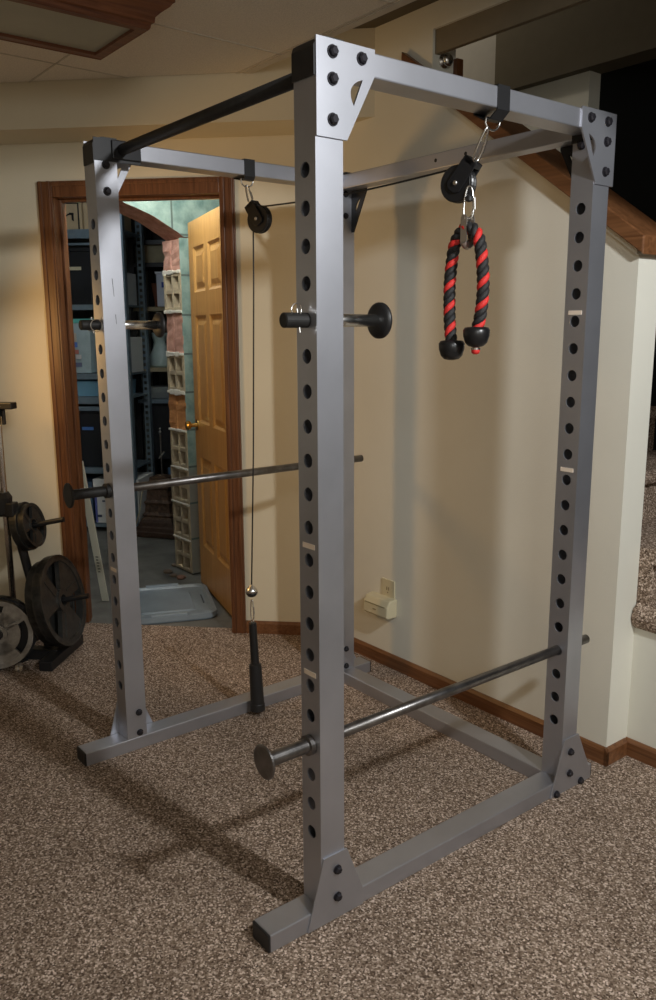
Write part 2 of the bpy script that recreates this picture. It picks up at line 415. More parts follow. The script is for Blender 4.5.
# ---- doorway
bm = B()
for s0, s1, z0, z1 in ((-.858, -.790, 0, 2.098), (-.025, .043, 0, 2.098), (-.790, -.025, 2.03, 2.098)):
    box(bm, (s0, -.016, z0), (s1, 0, z1), MSD)
    if s1 - s0 < .1: box(bm, (s0 + .008, -.021, z0), (s0 + .022, -.016, z1), MSD); box(bm, (s1 - .022, -.021, z0), (s1 - .008, -.016, z1), MSD)
    else: box(bm, (s0, -.021, z1 - .022), (s1, -.016, z1 - .008), MSD)
box(bm, (-.812, 0, 0), (-.790, .125, 2.05), MSD); box(bm, (-.025, 0, 0), (-.004, .125, 2.05), MSD); box(bm, (-.79, 0, 2.03), (-.025, .125, 2.052), MSD)
box(bm, (-.79, .05, 0), (-.778, .085, 2.03), MSD); box(bm, (-.037, .05, 0), (-.025, .085, 2.03), MSD); box(bm, (-.778, .05, 2.018), (-.037, .085, 2.03), MSD)
struct('trim_7', bm, OAK, bevel=.002, label='red brown wood casing of the doorway')
Hn = SD(-.037, .122); e1 = (TD * -.338 + ND * .61).normalized(); e2 = V((e1.y, -e1.x, 0))
if e2.dot(V((1.423, -1.09, 0)) - Hn) < 0: e2 = -e2   # e2 points to the visible side
MDR = Matrix(((e1.x, e2.x, 0, Hn.x), (e1.y, e2.y, 0, Hn.y), (0, 0, 1, 0), (0, 0, 0, 1)))
LW = .735
bm = B()
cols = [(.10, .335), (.405, .64)]; rows = [(.25, .76), (.95, 1.52), (1.64, 1.87)]
def leaf_face(y0, sgn):
    xs = [0, cols[0][0], cols[0][1], cols[1][0], cols[1][1], LW]; zs = [.012, rows[0][0], rows[0][1], rows[1][0], rows[1][1], rows[2][0], rows[2][1], 2.005]
    for i in range(5):
        for j in range(7):
            x0, x1, z0, z1 = xs[i], xs[i + 1], zs[j], zs[j + 1]
            if i in (1, 3) and j in (1, 3, 5):
                def q(ins, dy): return [bm.verts.new(MDR @ V((x, y0 + sgn * dy, z))) for x, z in ((x0 + ins, z0 + ins), (x1 - ins, z0 + ins), (x1 - ins, z1 - ins), (x0 + ins, z1 - ins))]
                L4 = [q(0, 0), q(.014, -.011), q(.024, -.011), q(.050, -.002)]
                for a, b in zip(L4, L4[1:]):
                    for k in range(4): bm.faces.new((a[k], a[(k + 1) % 4], b[(k + 1) % 4], b[k]))
                bm.faces.new(L4[-1])
            else:
                bm.faces.new([bm.verts.new(MDR @ V(p)) for p in ((x0, y0, z0), (x1, y0, z0), (x1, y0, z1), (x0, y0, z1))])
leaf_face(0, 1); leaf_face(-.035, -1)
for p in (((0, 0, .012), (LW, 0, .012), (LW, -.035, .012), (0, -.035, .012)), ((0, 0, 2.005), (LW, 0, 2.005), (LW, -.035, 2.005), (0, -.035, 2.005)),
          ((0, 0, .012), (0, -.035, .012), (0, -.035, 2.005), (0, 0, 2.005)), ((LW, 0, .012), (LW, -.035, .012), (LW, -.035, 2.005), (LW, 0, 2.005))):
    bm.faces.new([bm.verts.new(MDR @ V(q)) for q in p])
bmesh.ops.remove_doubles(bm, verts=bm.verts, dist=.0004)
dr = struct('door_1', bm, DOORW, label='six panel wood door standing open into the storage room')
bm = B()
for sg in (1, -1):
    y0 = 0 if sg > 0 else -.035
    lathe(bm, (LW - .06, y0, .93), (0, sg, 0), [(0, .03), (.006, .03), (.008, .012), (.035, .011), (.042, .022), (.055, .027), (.066, .02), (.068, .001)], 20, MDR)
box(bm, (LW - .001, -.028, .90), (LW + .002, -.007, .96), MDR)
link('door_knob', bm, BRASS, dr, smooth=False)
for z in (.25, 1.05, 1.77):
    bm = B(); lathe(bm, (-.006, .006, z - .045), (0, 0, 1), [(0, .006), (.09, .006)], 12, MDR); box(bm, (-.004, .0, z - .045), (.03, .002, z + .045), MDR)
    link('hinge', bm, BRASS, dr)

# ================================================================== POWER RACK
W, D, a, b, h = 1.0964, .9505, .072, .0725, .047
Z0, S, HT = 1.7626, .0762, 1.998
XO = -W - a            # outer face of the left side
rack = thing('power_rack', 'silver steel power rack with black pull up bar on the brown carpet', 'power rack', (-.55, .5, 0))
holes = [Z0 - i * S for i in range(21)]
def upright(x0, x1, y0, y1, z0, z1, gus):
    """square tube with round holes through its front and back walls"""
    bm = B(); R = .0160; seg = 16
    for yf, sg in ((y0, 1), (y1, -1)):
        xc = (x0 + x1) / 2
        edges = [z0] + [z for hz in sorted(holes) for z in (hz - .03, hz + .03)] + [z1]
        for k in range(0, len(edges), 2):
            za, zb = edges[k], edges[k + 1]
            bm.faces.new([bm.verts.new(p) for p in ((x0, yf, za), (x1, yf, za), (x1, yf, zb), (x0, yf, zb))])
        for hz in holes:
            za, zb = hz - .03, hz + .03; ring = []; outer = []
            for k in range(seg):
                an = 2 * PI * k / seg + PI / seg; cx, cz = math.cos(an), math.sin(an)
                ring.append((xc + R * cx, hz + R * cz))
                m = max(abs(cx) / ((x1 - x0) / 2), abs(cz) / .03)
                outer.append((xc + cx / m, hz + cz / m))
            rv = [bm.verts.new((x, yf, z)) for x, z in ring]; ov = [bm.verts.new((x, yf, z)) for x, z in outer]
            iv = [bm.verts.new((x, yf + sg * .004, z)) for x, z in ring]
            for k in range(seg):
                j = (k + 1) % seg
                bm.faces.new((rv[k], rv[j], ov[j], ov[k])); bm.faces.new((rv[k], iv[k], iv[j], rv[j]))
            for (cx, cz) in ((x0, za), (x1, za), (x1, zb), (x0, zb)):
                # corner triangles
                k = min(range(seg), key=lambda q: 1e9 if False else 0) 
            crn = {(1, 1): (x1, zb), (-1, 1): (x0, zb), (-1, -1): (x0, za), (1, -1): (x1, za)}
            for k in range(seg):
                j = (k + 1) % seg; A_, B_ = outer[k], outer[j]
                onx = lambda p: abs(abs(p[0] - xc) - (x1 - x0) / 2) < 1e-6
                if onx(A_) != onx(B_):
                    mx = (A_[0] + B_[0]) / 2 - xc; mz = (A_[1] + B_[1]) / 2 - hz
                    c = crn[(1 if mx > 0 else -1, 1 if mz > 0 else -1)]
                    bm.faces.new((ov[k], ov[j], bm.verts.new((c[0], yf, c[1]))))
    for xf in (x0, x1):
        bm.faces.new([bm.verts.new(p) for p in ((xf, y0, z0), (xf, y1, z0), (xf, y1, z1), (xf, y0, z1))])
    for zf in (z0, z1):
        bm.faces.new([bm.verts.new(p) for p in ((x0, y0, zf), (x1, y0, zf), (x1, y1, zf), (x0, y1, zf))])
    bmesh.ops.remove_doubles(bm, verts=bm.verts, dist=.0003)
    return link('upright', bm, SILVER, rack)
ups = {}
for key, x0, x1, y0 in (('A', -a, 0, 0), ('B', XO, -W, 0), ('C', -a, 0, D), ('D', XO, -W, D)):
    ups[key] = upright(x0, x1, y0, y0 + b, h, HT, None)
# tape strips on the fronts
for key, xs, y0, zs in (('A', -a, 0, [Z0 - 10.56 * S, Z0 - 14.6 * S]), ('B', XO, 0, [Z0 - 14.55 * S]), ('C', -a, D, [Z0 - 3.68 * S, Z0 - 9.6 * S])):
    for z in zs:
        bm = B(); box(bm, (xs + .014, y0 - .0012, z - .006), (xs + .058, y0 + .0002, z + .006)); o = link('tape_strip', bm, TAPE, ups[key]); o['label'] = 'beige tape strip'
# scratches on B
for (y, z, l, dy) in ((.035, 1.60, .055, .004), (.04, 1.49, .03, .002)):
    bm = B(); prism(bm, [(-W + .0004, y, z), (-W + .0004, y + .0018, z), (-W + .0004, y + dy + .0012, z - l), (-W + .0004, y + dy, z - l)], (.0003, 0, 0))
    o = link('scuff_mark', bm, mat('scuff', (.10, .10, .10), .7), ups['B']); o['label'] = 'dark scuff marks'
# base runners (with black end plugs)
FE = .155
for x0, x1 in ((-a, 0), (XO, -W)):
    bm = B(); box(bm, (x0, -FE + .004, 0), (x1, 1.115, h)); rn = link('base_runner', bm, SILVER, rack, bevel=.003)
    for y0, y1 in ((-FE - .001, -FE + .006), (1.113, 1.119)):
        bm = B(); box(bm, (x0 + .001, y0, .001), (x1 - .001, y1, h - .001)); o = link('end_plug', bm, BLACK, rn, bevel=.002)
bm = B(); box(bm, (-W, D, 0), (-a, D + b, h)); link('rear_base_beam', bm, SILVER, rack, bevel=.003)
# side top beams
for x0, x1 in ((-a, 0), (XO, -W)):
    bm = B(); box(bm, (x0, b, 1.957), (x1, D, 2.006)); link('side_top_beam', bm, SILVER, rack, bevel=.003)
# rear top beam
bm = B(); box(bm, (-W, D, 1.948), (-a, D + b * .8, 1.998)); rt = link('rear_top_beam', bm, SILVER, rack, bevel=.003)
for x in (-.60, -.47):
    bm = B(); lathe(bm, (x, D + .001, 1.975), (0, -1, 0), [(0, .006), (.0015, .006)], 14); link('plug', bm, BLACK, rt)
# gusset plates with a half-moon slot
def gusset_outline(y0, s, ztop=2.010):
    """corner plate in the y-z plane; s=+1 runs towards +y"""
    out = [(0, ztop), (.155, ztop), (.155, ztop - .052), (.080, ztop - .187), (.0, ztop - .187)]
    return [(y0 + s * p, z) for p, z in out]
def holed_plate(bm, outline, hole, x0, th):
    """fill outline minus hole by triangulating with edges"""
    for x in (x0, x0 + th):
        ov = [bm.verts.new((x, y, z)) for y, z in outline]; hv = [bm.verts.new((x, y, z)) for y, z in hole]
        ed = [bm.edges.new((ov[i], ov[(i + 1) % len(ov)])) for i in range(len(ov))] + [bm.edges.new((hv[i], hv[(i + 1) % len(hv)])) for i in range(len(hv))]
        bmesh.ops.triangle_fill(bm, use_beauty=True, use_dissolve=False, edges=ed)
        if x == x0: O0, H0 = ov, hv
        else: O1, H1 = ov, hv
    for A_, B_ in ((O0, O1), (H0, H1)):
        n = len(A_)
        for i in range(n): bm.faces.new((A_[i], A_[(i + 1) % n], B_[(i + 1) % n], B_[i]))
def top_gusset(xface, y0, s, sg, bolts=True):
    bm = B(); ol = gusset_outline(y0, s)
    # half moon slot beside the slanted edge
    p1 = V((.122, 1.946)); p2 = V((.098, 1.892)); mid = (p1 + p2) / 2; d = (p2 - p1); nrm = V((-abs(d.y), abs(d.x) * 1)).normalized(); nrm = V((-.92, .28)).normalized()
    hl = []
    for k in range(9):
        tt = k / 8; q = p1 + d * tt + nrm * (.020 * math.sin(PI * tt) ** .8)
        hl.append((q.x, q.y))
    hole = [(y0 + s * y, z) for y, z in hl]
    th = .005
    holed_plate(bm, ol, hole, xface if sg > 0 else xface - th, th)
    g = link('gusset_plate', bm, SILVER, rack)
    xb = xface + sg * th
    for (y, z) in ((.041, 1.986), (.118, 1.986), (.041, 1.935), (.041, 1.858)):
        bolt('bolt', (xb, y0 + s * y, z), (sg, 0, 0), g)
    return g
top_gusset(0, 0, 1, 1); top_gusset(0, D + b + .012, -1, 1)
top_gusset(XO, 0, 1, -1); top_gusset(XO, D + b + .012, -1, -1)
# bolts through to the inner faces
for (y, z) in ((.036, 1.935), (.036, 1.858)): bolt('bolt', (-W, y, z), (1, 0, 0), rack)
for (y, z) in ((D + .03, 1.935), (D + .03, 1.858)): bolt('bolt', (-W, y, z), (1, 0, 0), rack, r=.009)
bolt('bolt', (-a + .03, D, 1.93), (0, -1, 0), rack, r=.011)
# foot plates
def foot_plate(xface, y0, sg, yl, yr, bolts):
    bm = B(); th = .005
    x0 = xface if sg > 0 else xface - th
    prism(bm, [(x0, y, z) for y, z in ((y0 + .006, .182), (y0 + .078, .182), (y0 + yr, .046), (y0 + yr + (.0 if yr < .14 else .01), .002), (y0 + yl, .002))], (th, 0, 0))
    g = link('foot_plate', bm, SILVER, rack, bevel=.0012)
    for (y, z) in bolts: bolt('bolt', (x0 + (th if sg > 0 else 0), y0 + y, z), (sg, 0, 0), g, r=.0095)
foot_plate(0, 0, 1, -.045, .131, ((.046, .138), (.046, .063)))
foot_plate(0, D, 1, -.052, .145, ((.038, .133), (.038, .060), (.100, .012), (-.025, .010)))
foot_plate(XO, 0, -1, -.045, .131, ((.046, .138), (.046, .063)))
foot_plate(XO, D, -1, -.052, .145, ((.038, .133), (.038, .060)))
for (y, z) in ((.046, .138), (.046, .063)): bolt('bolt', (-W, y, z), (1, 0, 0), rack, r=.0095)
for (y, z) in ((D + .03, .138), (D + .03, .063)): bolt('bolt', (-W, y, z), (1, 0, 0), rack, r=.0095)
# back face gussets on the rear beam (triangles under it)
for x0, s in ((-W, 1), (-a, -1)):
    bm = B(); y = D + b - .014
    ol = [(x0, 1.955), (x0 + s * .085, 1.955), (x0 + s * .085, 1.94), (x0 + s * .012, 1.80), (x0, 1.80)]
    hl = [(x0 + s * (.056 - .03 * tt + .014 * math.sin(PI * tt) * -1), 1.925 - .055 * tt) for tt in [k / 8 for k in range(9)]]
    # build in x-z plane
    b2 = B(); holed_plate(b2, ol, hl, 0, .005)
    b2.transform(Matrix(((0, 1, 0, 0), (1, 0, 0, y), (0, 0, 1, 0), (0, 0, 0, 1))))
    link('rear_gusset', b2, BLACKM, rack)
    bm.free()
# rounded black end caps on the tops of the uprights
def endcap(x0, x1, y0, y1, front, slx=None):
    bm = B()
    prof = [(y0 - .0035, 1.937), (y0 - .0035, 1.992), (y0 + .001, 2.003), (y0 + .012, 2.010), (y0 + .03, 2.0135), (y1 + .002, 2.0135), (y1 + .002, 1.996), (y0 - .0005, 1.996), (y0 - .0005, 1.937)]
    x1e = x1 + (.0025 if x1 < -.5 else .001)
    prism(bm, [(x0 - .002, y, z) for y, z in prof], (x1e - (x0 - .002), 0, 0))
    bmesh.ops.triangulate(bm, faces=[f for f in bm.faces if len(f.verts) > 4])
    if slx: box(bm, slx[0], slx[1])
    return link('end_cap', bm, BLACK, rack)
endcap(-a, 0, 0, b, True); endcap(XO, -W, 0, b, True, ((-W - .001, -.001, 1.945), (-W + .003, .150, 2.010)))
endcap(-a, 0, D, D + b, True); endcap(XO, -W, D, D + b, True)
# pull up bar
bm = B(); cyl(bm, (-W, .088, 1.982), (-a, .088, 1.982), .0165, 24); 
pb = link('pull_up_bar', bm, BARBLK, rack)
for o in [pb]:
    for p in o.data.polygons: p.use_smooth = len(p.vertices) == 4
bm = B(); box(bm, (-W + .0, .055, 1.953), (-W + .012, .150, 2.008)); link('bar_bracket', bm, BLACKM, pb, bevel=.003)
bm = B(); box(bm, (-a - .012, .055, 1.953), (-a, .125, 2.004)); link('bar_bracket', bm, BLACKM, pb, bevel=.003)

# ------------------------------------------------------------------ safety bars and pegs
def smooth_quads(o):
    for p in o.data.polygons: p.use_smooth = len(p.vertices) == 4
def safety_bar(xc, z, y0, y1, label):
    t = thing('safety_bar', label, 'safety bar', (xc, y0, z), 'long round safety bars through the uprights')
    bm = B(); cyl(bm, (xc, y0, z), (xc, y1, z), .0142, 24); o = link('bar', bm, GUN, t); smooth_quads(o)
    bm = B(); lathe(bm, (xc, y0 - .012, z), (0, 1, 0), [(0, .037), (.002, .041), (.006, .041), (.009, .037), (.011, .018), (.015, .016)], 32); o = link('end_disc', bm, GUN if xc > -.5 else BARBLK, t)
    bm = B(); lathe(bm, (xc, y0, z), (0, 1, 0), [(0, .0172), (-y0 - .016, .0172), (-y0 - .014, .0245), (-y0 - .001, .0245)], 28); o = link('sleeve', bm, GUN if xc > -.5 else BARBLK, t)
    return t
safety_bar(-a / 2, Z0 - 17 * S + .003, -.126, 1.098, 'round steel safety bar low on the right side of the rack')
safety_bar(XO + a / 2, Z0 - 11 * S, -.128, 1.092, 'round steel safety bar at waist height on the left side of the rack')
def peg(xc, z, label):
    t = thing('bar_peg', label, 'peg', (xc, -.06, z), 'short pegs pinned through the front uprights')
    bm = B(); lathe(bm, (xc, -.062, z), (0, 1, 0), [(0, .0135), (.002, .016), (.062, .016)], 24); o = link('peg_end', bm, BARBLK, t)
    bm = B(); cyl(bm, (xc, 0, z), (xc, .20, z), .0142, 24); o = link('peg_shaft', bm, CHROME, t); smooth_quads(o)
    bm = B(); lathe(bm, (xc, .196, z), (0, 1, 0), [(0, .014), (.004, .034), (.010, .041), (.016, .041), (.022, .030), (.024, .001)], 32); o = link('peg_flange', bm, BLACK, t); smooth_quads(o)
    bm = B(); py = -.022
    cyl(bm, (xc - .004, py, z + .024), (xc + .006, py, z - .026), .0022, 8)
    ring = [(xc + .0, py + .013 * math.cos(q) - .004, z + .022 + .013 * math.sin(q)) if xc > -.5 else (xc - .012, py + .017 * math.cos(q), z - .002 + .017 * math.sin(q)) for q in [2 * PI * k / 20 for k in range(20)]]
    tube(bm, ring, .0014, 6, True)
    if xc < -.5: tube(bm, [(xc + .031, py + .019 * math.cos(q), z - .002 + .019 * math.sin(q)) for q in [2 * PI * k / 20 for k in range(20)]], .0013, 6, True)
    link('ring_pin', bm, CHROME, t)
    return t
peg(-a / 2, Z0 - 4 * S, 'short chrome peg with black flange through the nearest upright')
peg(XO + a / 2, Z0 - 4 * S, 'short chrome peg with black flange through the left front upright')

# ------------------------------------------------------------------ pulley system
def beam_strap(xo, xi, y0, y1, low, label):
    """webbing loop round a top beam with a metal D ring below; low = D ring point"""
    t = thing('beam_strap', label, 'strap', (low[0], low[1], low[2]), 'webbing straps looped over the side beams')
    lo = V(low); bm = B(); th = .003
    # loop cross section in x-z: over the beam, legs converge to the ring
    xs0, xs1 = min(xo, xi) - th, max(xo, xi) + th
    zt = 2.0095; zb = 1.954
    loop = [(xs0, zb), (xs0, zt), (xs1, zt), (xs1, zb), (lo.x + .010, lo.z + .003), (lo.x - .010, lo.z + .003)]
    inner = [(xs0 + th, zb + .001), (xs0 + th, zt - th), (xs1 - th, zt - th), (xs1 - th, zb + .001), (lo.x + .007, lo.z + .006), (lo.x - .007, lo.z + .006)]
    ym = (y0 + y1) / 2
    for i in range(6):
        j = (i + 1) % 6
        def P3(p, low_, y): 
            return (p[0], y, p[1])
        A_, B_, C_, D_ = loop[i], loop[j], inner[j], inner[i]
        prism(bm, [(A_[0], y0, A_[1]), (B_[0], y0, B_[1]), (C_[0], y0, C_[1]), (D_[0], y0, D_[1])], (0, y1 - y0, 0))
    link('webbing', bm, BLACK, t)
    bm = B(); w = (y1 - y0) / 2 + .004
    ring = [(lo.x, ym - w, lo.z + .008), (lo.x, ym + w, lo.z + .008)] + [(lo.x - .002, ym + w * math.cos(q), lo.z + .004 - .022 * math.sin(q)) for q in [PI * k / 10 for k in range(1, 10)]]
    tube(bm, ring, .0025, 8, True); link('d_ring', bm, CHROME, t)
    return t
def carabiner(p0, p1, width, label, r=.0030, side=V((0, 1, 0)), m=None, group='chrome snap hooks of the pulley cable'):
    p0 = V(p0); p1 = V(p1); ax = (p1 - p0); L_ = ax.length; ax.normalize()
    sd = (side - ax * side.dot(ax)).normalized()
    t = thing('snap_hook', label, 'snap hook', p0, group)
    n = 28; pts = []
    for k in range(n):
        q = 2 * PI * k / n
        # pear outline
        along = L_ / 2 - (L_ / 2) * math.cos(q)
        wd = width / 2 * (.55 + .45 * (along / L_)) * (abs(math.sin(q)) ** .6) * (1 if math.sin(q) > 0 else -1)
        pts.append(p0 + ax * along + sd * wd)
    bm = B(); tube(bm, pts, r, 8, True); o = link('hook_body', bm, m or CHROME, t, smooth=True)
    bm = B(); g0 = p0 + ax * L_ * .35 + sd * width * .42; g1 = p0 + ax * L_ * .72 + sd * width * .49
    cyl(bm, g0, g1, r * 1.35, 10); link('gate', bm, m or CHROME, t)
    return t
def pulley(c, top, axis, label, R=.046):
    """wheel about `axis` between two cheek plates that reach up to `top`"""
    c = V(c); top = V(top); axis = V(axis).normalized(); up = (top - c).normalized()
    up = (up - axis * up.dot(axis)).normalized(); sd = axis.cross(up)
    t = thing('cable_pulley', label, 'pulley', c, 'black cable pulleys under the side beams')
    bm = B(); lathe(bm, c - axis * .013, axis, [(0, R * .93), (.003, R), (.006, R), (.013, R * .80), (.020, R), (.023, R), (.026, R * .93)], 36)
    link('wheel', bm, RUB, t)
    Lh = (top - c).length
    for s in (-1, 1):
        bm = B(); o0 = c + axis * (s * .0165 - .002)
        w = .021
        pts = [o0 + sd * x + up * y for x, y in ((-w, -.012), (-w * .5, -.022), (w * .5, -.022), (w, -.012), (w, Lh - .012), (w * .6, Lh), (-w * .6, Lh), (-w, Lh - .012))]
        prism(bm, pts, axis * .004); link('cheek_plate', bm, BLACKM, t, bevel=.001)
    bm = B(); box(bm, (-.0205, -.0185, Lh - .014), (.0205, .0185, Lh + .001), Matrix(((sd.x, axis.x, up.x, c.x), (sd.y, axis.y, up.y, c.y), (sd.z, axis.z, up.z, c.z), (0, 0, 0, 1)))); link('yoke', bm, BLACKM, t, bevel=.002)
    bm = B(); lathe(bm, c - axis * .024, axis, [(0, .004), (.002, .006), (.046, .006), (.048, .004)], 12); link('axle', bm, CHROME, t)
    return t
YP = .552
beam_strap(-a, 0, .548, .592, (-.030, .560, 1.932), 'black strap looped over the right top beam of the rack')
beam_strap(XO, -W, .535, .577, (-1.112, .556, 1.940), 'black strap looped over the left top beam of the rack')
carabiner((-.030, YP, 1.918), (-.068, YP, 1.846), .026, 'upper chrome snap hook between right strap and pulley')
carabiner((-1.110, YP, 1.926), (-1.084, YP, 1.862), .022, 'chrome snap hook between left strap and pulley')
# right pulley hangs off towards the left side, its face half turned to the viewer
axR = V((.62, -.78, 0)).normalized(); axR = V((.30, -.95, .0)).normalized()
pulley((-.122, YP, 1.800), (-.080, YP, 1.852), axR, 'black cable pulley hanging from the right strap above the rope')
pulley((-1.034, YP, 1.808), (-1.070, YP, 1.858), V((.30, -.95, 0)).normalized(), 'black cable pulley hanging from the left strap above the cable')
# cable: rope side -> right pulley -> across -> left pulley -> down
cbm = B(); Rp = .040
pR = V((-.122, YP, 1.800)); pL = V((-1.034, YP, 1.808)); path = [V((-.084, YP, 1.765))]
for q in (20, 45, 70, 92): path.append(pR + V((Rp * math.cos(math.radians(q)), 0, Rp * math.sin(math.radians(q)))))
for k in range(1, 12): 
    u = k / 12; path.append(V((pR.x + (pL.x - pR.x) * u, YP, pR.z + Rp + (pL.z - pR.z) * u - .012 * math.sin(PI * u))))
for q in (88, 120, 150, 180): path.append(pL + V((Rp * math.cos(math.radians(q)), 0, Rp * math.sin(math.radians(q)))))
path += [V((-1.080, YP, 1.6)), V((-1.086, .538, 1.0)), V((-1.092, .52, .500))]
tube(cbm, path, .0027, 8)
cab = thing('pulley_cable', 'thin black cable running over both pulleys and down the left side', 'cable', (-1.092, .52, .46))
link('cable_line', cbm, BLACK, cab, smooth=True)
bm = B(); lathe(bm, (-1.092, .52, .460), (0, 0, 1), [(0, .004), (.004, .014), (.012, .0205), (.020, .023)], 24); o = link('stop_ball', bm, BLACK, cab, smooth=True)
bm = B(); lathe(bm, (-1.092, .52, .480), (0, 0, 1), [(0, .023), (.008, .0215), (.018, .014), (.025, .005), (.030, .003)], 24); o = link('ball_top', bm, CHROME, cab, smooth=True); o['label'] = 'chrome upper half of the stop ball'
bm = B(); lathe(bm, (-.084, YP, 1.752), (0, 0, 1), [(0, .004), (.003, .010), (.012, .011), (.020, .004)], 16); link('cable_end', bm, BLACK, cab)
carabiner((-.084, YP, 1.790), (-.086, YP, 1.712), .030, 'lower chrome snap hook holding the red and black rope', side=V((.8, .6, 0)))
carabiner((-1.092, .52, .450), (-1.088, .518, .372), .017, 'chrome snap hook below the stop ball near the floor', r=.0024, side=V((.9, .3, 0)))
# loading handle (black tube) at the cable's lower end
hd = thing('hanging_tube', 'black rubber sleeved tube hanging at the cable end beside the left base beam', 'pull down grip', (-1.07, .5, .0))
top = V((-1.088, .518, .362)); bot = V((-1.056, .512, .016)); ax = (bot - top)
bm = B(); lathe(bm, top, ax, [(0, .012), (.004, .0145), (.17, .0165), (.172, .012)], 20); link('upper_tube', bm, RUB, hd)
bm = B(); lathe(bm, top + ax.normalized() * .16, ax, [(0, .018), (.004, .0235), (.180, .0265), (.186, .022)], 24); link('lower_sleeve', bm, BLACK, hd)
bm = B(); lathe(bm, top + ax.normalized() * .315, ax, [(0, .0255), (.003, .0275), (.027, .0285), (.029, .024)], 24); link('collar', bm, BLACK, hd)
bm = B(); tube(bm, [top + V((.007 * math.cos(q), 0, .004 + .009 * math.sin(q))) for q in [2 * PI * k / 14 for k in range(14)]], .002, 6, True); link('eye', bm, CHROME, hd)

# triceps rope
rope = thing('triceps_rope', 'red and black twisted pull down rope with two black rubber ends', 'rope', (-.09, YP, 1.70))
def catmull(P, n=10):
    out = []; P = [V(p) for p in P]; Q = [2 * P[0] - P[1]] + P + [2 * P[-1] - P[-2]]
    for i in range(1, len(Q) - 2):
        for k in range(n):
            t = k / n; a_, b_, c_, d_ = Q[i - 1:i + 3]
            out.append(.5 * ((2 * b_) + (c_ - a_) * t + (2 * a_ - 5 * b_ + 4 * c_ - d_) * t * t + (3 * b_ - a_ - 3 * c_ + d_) * t ** 3))
    out.append(P[-1]); return out
ctl = [(-.1225, YP - .012, 1.405), (-.132, YP - .01, 1.46), (-.139, YP - .006, 1.54), (-.140, YP, 1.60), (-.130, YP, 1.652), (-.108, YP, 1.682), (-.088, YP, 1.690),
       (-.066, YP, 1.683), (-.046, YP, 1.655), (-.034, YP, 1.60), (-.029, YP, 1.54), (-.034, YP, 1.48), (-.045, YP, 1.435)]
cen = catmull(ctl, 16)
# spread: ride over arc length
frames = []; u = V((0, 1, 0)); ln = 0
for i, p in enumerate(cen):
    d = (cen[min(i + 1, len(cen) - 1)] - cen[max(i - 1, 0)]).normalized()
    u = (u - d * u.dot(d)).normalized(); w = d.cross(u)
    if i: ln += (p - cen[i - 1]).length
    frames.append((p, u.copy(), w, ln))
PITCH = .056; NS = 3
for k in range(NS):
    ph = 2 * PI * k / NS
    pts = [p + (u_ * math.cos(ph + 2 * PI * l / PITCH) + w_ * math.sin(ph + 2 * PI * l / PITCH))* .0078 for p, u_, w_, l in frames]
    bm = B(); tube(bm, pts, .0088, 10)
    o = link('rope_strand', bm, RED if k in (0,) else RBLK, rope, smooth=True); o['label'] = 'red strand' if k == 0 else 'black strand'
for q, c, s in ((0, V((-.1210, YP - .012, 1.358)), 1), (1, V((-.0470, YP, 1.392)), 1)):
    bm = B(); lathe(bm, c, (0, 0, 1), [(0, .008), (.003, .020), (.012, .0285), (.028, .0335), (.043, .0345), (.050, .030), (.052, .014)], 28)
    o = link('rubber_end', bm, RUB, rope, smooth=True)
bm = B(); lathe(bm, (-.0480, YP, 1.374), (0, 0, 1), [(0, .004), (.003, .010), (.010, .0115), (.017, .008), (.022, .007)], 16); o = link('knot_end', bm, RED, rope, smooth=True); o['label'] = 'red knot with chrome band under the right rubber end'
bm = B(); lathe(bm, (-.0480, YP, 1.386), (0, 0, 1), [(0, .0118), (.005, .0118)], 16); link('end_band', bm, CHROME, rope)
# metal clamp over the rope's middle
bm = B()
for s in (-1, 1):
    prism(bm, [V((-.087 + x, YP + s * .014 - .0015, z)) for x, z in ((-.010, 1.655), (.010, 1.655), (.010, 1.715), (.004, 1.722), (-.004, 1.722), (-.010, 1.715))], (0, .003, 0))
tube(bm, [(-.087 + .0, YP - .014 + .028 * k / 6, 1.6555 - .010 * math.sin(PI * k / 6)) for k in range(7)], .010, 10)
cyl(bm, (-.087, YP - .017, 1.712), (-.087, YP + .017, 1.712), .004, 10)
link('rope_clamp', bm, mat('clamp_steel', (.55, .50, .45), .38, .9), rope)

# ================================================================== WALL OUTLET + CHARGER
ol = thing('wall_outlet', 'small beige outlet cover low on the right wall', 'outlet', (-1.10, YW, .33))
bm = B(); box(bm, (-1.138, YW - .006, .245), (-1.058, YW, .392)); link('cover_plate', bm, IVORY, ol, bevel=.002)
bm = B()
for dx in (-.006, .006): box(bm, (-1.098 + dx - .0015, YW - .0075, .345), (-1.098 + dx + .0015, YW - .0055, .36))
lathe(bm, (-1.098, YW - .0055, .335), (0, -1, 0), [(0, .003), (.002, .003)], 10)
link('socket_slots', bm, mat('slot_brown', (.20, .15, .09), .7), ol)
ch = thing('plug_in_adapter', 'chunky beige plug in device mounted over the outlet', 'adapter', (-1.12, YW - .03, .28))
bm = B(); prism(bm, [(-1.200, YW - y, z) for y, z in ((.0, .235), (.055, .235), (.060, .245), (.058, .285), (.044, .312), (.0, .318))], (.155, 0, 0)); link('device_body', bm, IVORY, ch, bevel=.006)
bm = B(); box(bm, (-1.188, YW - .0595, .284), (-1.06, YW - .050, .2875)); box(bm, (-1.135, YW - .0605, .262), (-1.115, YW - .0575, .268)); link('seam', bm, mat('slot_olive', (.30, .26, .15), .7), ch)

